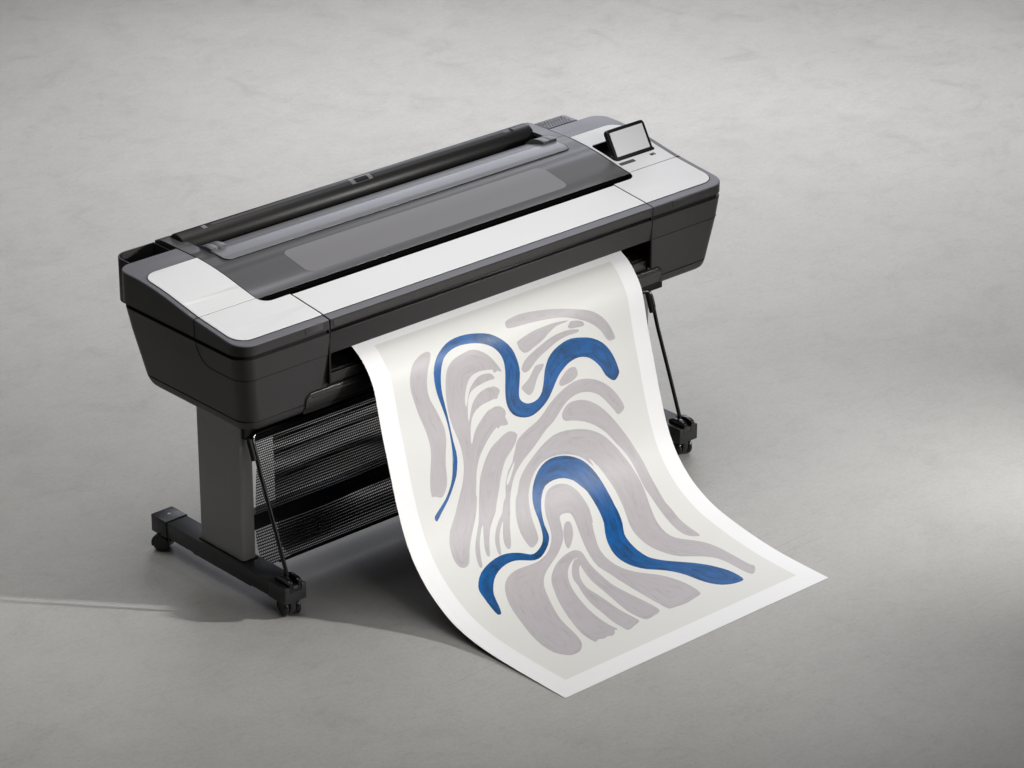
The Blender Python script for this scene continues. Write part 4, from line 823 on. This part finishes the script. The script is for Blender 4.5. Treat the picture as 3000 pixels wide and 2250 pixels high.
'g_fan1':[[.0049,.821],[-.0068,.8194],[-.021,.8201],[-.0365,.8225],[-.053,.8266],[-.0693,.8317],[-.0863,.8392],[-.1055,.8508],[-.1234,.8642],[-.1365,.8768],[-.1472,.8904],[-.1561,.9056],[-.1646,.9227],[-.1746,.9421],[-.1853,.964],[-.1963,.9895],[-.2073,1.017],[-.2181,1.046],[-.2281,1.075],[-.2375,1.1014],[-.2447,1.128],[-.2484,1.1609],[-.2478,1.1868],[-.2408,1.1879],[-.231,1.1827],[-.2218,1.1867],[-.2126,1.1907],[-.2041,1.189],[-.1963,1.1873],[-.1899,1.1912],[-.1834,1.1943],[-.1745,1.1905],[-.1662,1.1844],[-.1611,1.1782],[-.1574,1.1738],[-.1539,1.176],[-.1511,1.1789],[-.1467,1.1729],[-.148,1.1612],[-.1496,1.1448],[-.1494,1.1248],[-.1479,1.1011],[-.1445,1.073],[-.1395,1.0429],[-.1322,1.0123],[-.124,.9833],[-.1167,.9591],[-.1086,.9373],[-.0987,.9162],[-.0875,.8975],[-.0757,.8828],[-.0629,.8708],[-.0484,.8599],[-.0337,.8519],[-.019,.8476],[-.007,.8478],[-.0015,.855],[.0014,.8657],[.0041,.8811],[.007,.89],[.0118,.8763],[.0159,.8565],[.017,.8431],[.0157,.8324],[.0119,.8253]],
'g_fan2':[[-.0091,.8503],[-.0175,.8491],[-.0289,.8541],[-.0435,.8657],[-.0581,.8807],[-.0696,.8955],[-.0783,.9109],[-.0825,.9258],[-.086,.9416],[-.0928,.9591],[-.1004,.979],[-.1076,1.0035],[-.1139,1.0295],[-.1171,1.0533],[-.1198,1.0782],[-.125,1.1086],[-.1295,1.1374],[-.1302,1.1569],[-.1297,1.1723],[-.1305,1.188],[-.1291,1.1992],[-.1215,1.201],[-.1121,1.1987],[-.1045,1.1961],[-.0968,1.1931],[-.0882,1.1913],[-.0797,1.189],[-.0712,1.1863],[-.065,1.1792],[-.0646,1.1621],[-.0662,1.1403],[-.0675,1.1178],[-.0684,1.0937],[-.0671,1.0674],[-.0658,1.0417],[-.0661,1.0203],[-.067,1.0003],[-.0692,.9801],[-.0699,.9602],[-.0656,.9406],[-.0584,.9221],[-.0483,.9052],[-.0375,.8912],[-.0289,.8819],[-.0208,.876],[-.0108,.875],[-.0035,.873],[-.004,.8613]],
'g_fan3':[[.0136,.8268],[.0189,.8318],[.0204,.8446],[.0168,.8626],[.0118,.8845],[.0095,.9081],[.0079,.9334],[.0058,.9608],[.0049,.9875],[.007,1.0098],[.0105,1.0314],[.0142,1.0545],[.0182,1.0798],[.0228,1.1115],[.0257,1.1418],[.0255,1.1638],[.0201,1.1793],[.0051,1.1863],[-.0131,1.1888],[-.0302,1.1918],[-.0443,1.19],[-.0509,1.179],[-.0537,1.1619],[-.0555,1.1402],[-.055,1.1146],[-.0509,1.0858],[-.0458,1.0557],[-.042,1.027],[-.0389,.9987],[-.0373,.9703],[-.0353,.9442],[-.0313,.9231],[-.0267,.9053],[-.0227,.8905],[-.0185,.8772],[-.0142,.8629],[-.0082,.8493],[.0029,.8352]]}


def poster():
    import numpy as np
    PX0, PX1 = -0.5236, 0.5434
    pre = [(0.185, 0.806), (0.130, 0.8005), (0.085, 0.7905)]
    kn = [Vector(p) for p in pre] + [Vector(p) for p in PROFILE]
    def cr(P, n):
        Q = [2 * P[0] - P[1]] + P + [2 * P[-1] - P[-2]]; out = []
        for i in range(1, len(Q) - 2):
            a, b, c, d = Q[i - 1:i + 3]
            for k in range(n):
                t = k / n
                out.append(0.5 * ((2 * b) + (c - a) * t + (2 * a - 5 * b + 4 * c - d) * t * t + (3 * b - a - 3 * c + d) * t ** 3))
        out.append(Q[-2].copy()); return out
    path = np.array([tuple(v) for v in cr(kn, 16)])
    # light smoothing so that the sheet bends without kinks
    for _ in range(60):
        path[1:-1] = 0.25 * path[:-2] + 0.5 * path[1:-1] + 0.25 * path[2:]
    S = np.concatenate([[0], np.cumsum(np.hypot(*np.diff(path, axis=0).T))])
    i0 = np.argmin(np.hypot(path[:, 0] - PROFILE[0][0], path[:, 1] - PROFILE[0][1]))
    S -= S[i0]
    S1 = S[-1]; S0 = S[0]
    tan = np.gradient(path, axis=0); tan /= np.hypot(tan[:, 0], tan[:, 1])[:, None]
    def pos(x, s):
        y = np.interp(s, S, path[:, 0]); z = np.interp(s, S, path[:, 1])
        curl = np.exp(-((y + 0.45) / 0.17) ** 2) * 0.0075 * (x - 0.01) / 0.5
        return x, y, z + curl + 0.0006
    pts = []; edges = []
    def loop(poly):
        s = len(pts)
        pts.extend(poly); n = len(poly)
        edges.extend((s + i, s + (i + 1) % n) for i in range(n))
    nx, ns = 84, 118
    rect = [(PX0 + (PX1 - PX0) * i / nx, S0) for i in range(nx)] + [(PX1, S0 + (S1 - S0) * i / ns) for i in range(ns)] + [(PX1 - (PX1 - PX0) * i / nx, S1) for i in range(nx)] + [(PX0, S1 - (S1 - S0) * i / ns) for i in range(ns)]
    loop(rect)
    CX0, CX1, CS0, CS1 = -0.456, 0.4805, 0.0215, 1.288
    cream = [(CX0, CS0), (CX1, CS0), (CX1, CS1), (CX0, CS1)]
    loop(densify(cream, 0.012))
    for k in STROKES: loop([tuple(p) for p in STROKES[k]])
    for i in range(1, nx):
        for j in range(1, ns):
            pts.append((PX0 + (PX1 - PX0) * (i + 0.25 * (j % 2)) / nx, S0 + (S1 - S0) * j / ns))
    vo, eo, fo, _, _, _ = delaunay_2d_cdt([Vector(p) for p in pts], edges, [], 1, 1e-5)
    W = np.array([(p.x, p.y) for p in vo])
    cen = np.array([W[list(f)].mean(axis=0) for f in fo])
    def inside_np(P, poly):
        poly = np.array(poly); c = np.zeros(len(P), bool); j = len(poly) - 1
        for i in range(len(poly)):
            xi, yi = poly[i]; xj, yj = poly[j]
            if yi != yj:
                m = ((yi > P[:, 1]) != (yj > P[:, 1])) & (P[:, 0] < (xj - xi) * (P[:, 1] - yi) / (yj - yi) + xi)
                c ^= m
            j = i
        return c
    idx = np.zeros(len(fo), int)
    idx[inside_np(cen, cream)] = 1
    for pre_, mi in (('g_', 2), ('c_', 1), ('blue', 3)):
        for k in STROKES:
            if k.startswith(pre_):
                idx[inside_np(cen, STROKES[k])] = mi
    # distance of every vertex to the nearest stroke outline
    dist = np.full(len(W), 9.0)
    for k in STROKES:
        if k.startswith('c_'): continue
        A = np.array(STROKES[k]); B = np.roll(A, -1, axis=0)
        ins = inside_np(W, STROKES[k])
        d = np.full(len(W), 9.0)
        for a, b in zip(A, B):
            ab = b - a; t = np.clip(((W - a) @ ab) / max(1e-12, ab @ ab), 0, 1)
            q = a + t[:, None] * ab; d = np.minimum(d, np.hypot(*(W - q).T))
        dist = np.where(ins | (d < 1e-4), np.minimum(dist, d), dist)
    dist[dist > 1] = 0
    x, y, z = pos(W[:, 0], W[:, 1])
    n = len(W)
    V = list(zip(x.tolist(), y.tolist(), z.tolist()))
    ty = np.interp(W[:, 1], S, tan[:, 0]); tz = np.interp(W[:, 1], S, tan[:, 1])
    nrm = np.stack([np.zeros(n), tz, -ty], axis=1)
    nrm[nrm[:, 2] < 0] *= 1
    flip = nrm[:, 2].mean() < 0
    if flip: nrm = -nrm
    F = [tuple(f) for f in fo]
    # orient faces upward
    F2 = []
    for f in F:
        a, b, c = (W[f[0]], W[f[1]], W[f[2]])
        cr_ = (b[0] - a[0]) * (c[1] - a[1]) - (b[1] - a[1]) * (c[0] - a[0])
        # u = x, v = s runs towards -y: a counter-clockwise (x, s) triangle faces down
        F2.append(tuple(f[::-1]) if cr_ > 0 else tuple(f))
    F = F2
    mi = idx.tolist(); N3 = [tuple(v) for v in nrm]
    att = [(float(d), float(w[1]), float(w[0])) for d, w in zip(dist, W)]
    # underside and the cut edges of the sheet
    th = 0.00045
    ss = np.linspace(S0, S1, ns + 1)
    base = len(V)
    for s in ss:
        t_y = np.interp(s, S, tan[:, 0]); t_z = np.interp(s, S, tan[:, 1])
        nn = np.array([0, t_z, -t_y]); nn = -nn if flip else nn
        for xx in (PX0, PX1):
            a = pos(np.array(xx), np.array(s)); V.append((float(a[0]), float(a[1]), float(a[2])))
            V.append((float(a[0]), float(a[1] - nn[1] * th), float(a[2] - nn[2] * th)))
            N3 += [tuple(nn), tuple(-nn)]; att += [(0.0, 0.0, 0.0)] * 2
    for k in range(ns):
        a = base + 4 * k; b = a + 4
        F.append((a, b, b + 1, a + 1)); F.append((a + 2, a + 3, b + 3, b + 2)); F.append((a + 1, b + 1, b + 3, a + 3)); mi += [0, 0, 0]
    e = base + 4 * ns
    F.append((e, e + 2, e + 3, e + 1)); mi.append(0)
    me = bpy.data.meshes.new('printed_sheet'); me.from_pydata(V, [], F)
    me.polygons.foreach_set('material_index', mi)
    me.polygons.foreach_set('use_smooth', [True] * len(F))
    at = me.attributes.new('stroke', 'FLOAT_VECTOR', 'POINT')
    at.data.foreach_set('vector', [c for v in att for c in v])
    me.update()
    me.normals_split_custom_set_from_vertices(N3)
    o = link('printed_sheet', me, None, [M_PAPER, M_CREAM, M_MAUVE, M_BLUE])
    o['label'] = 'long white-bordered print of blue and mauve brush waves, curling from the printer to the floor'
    o['category'] = 'print'
    return o
poster()
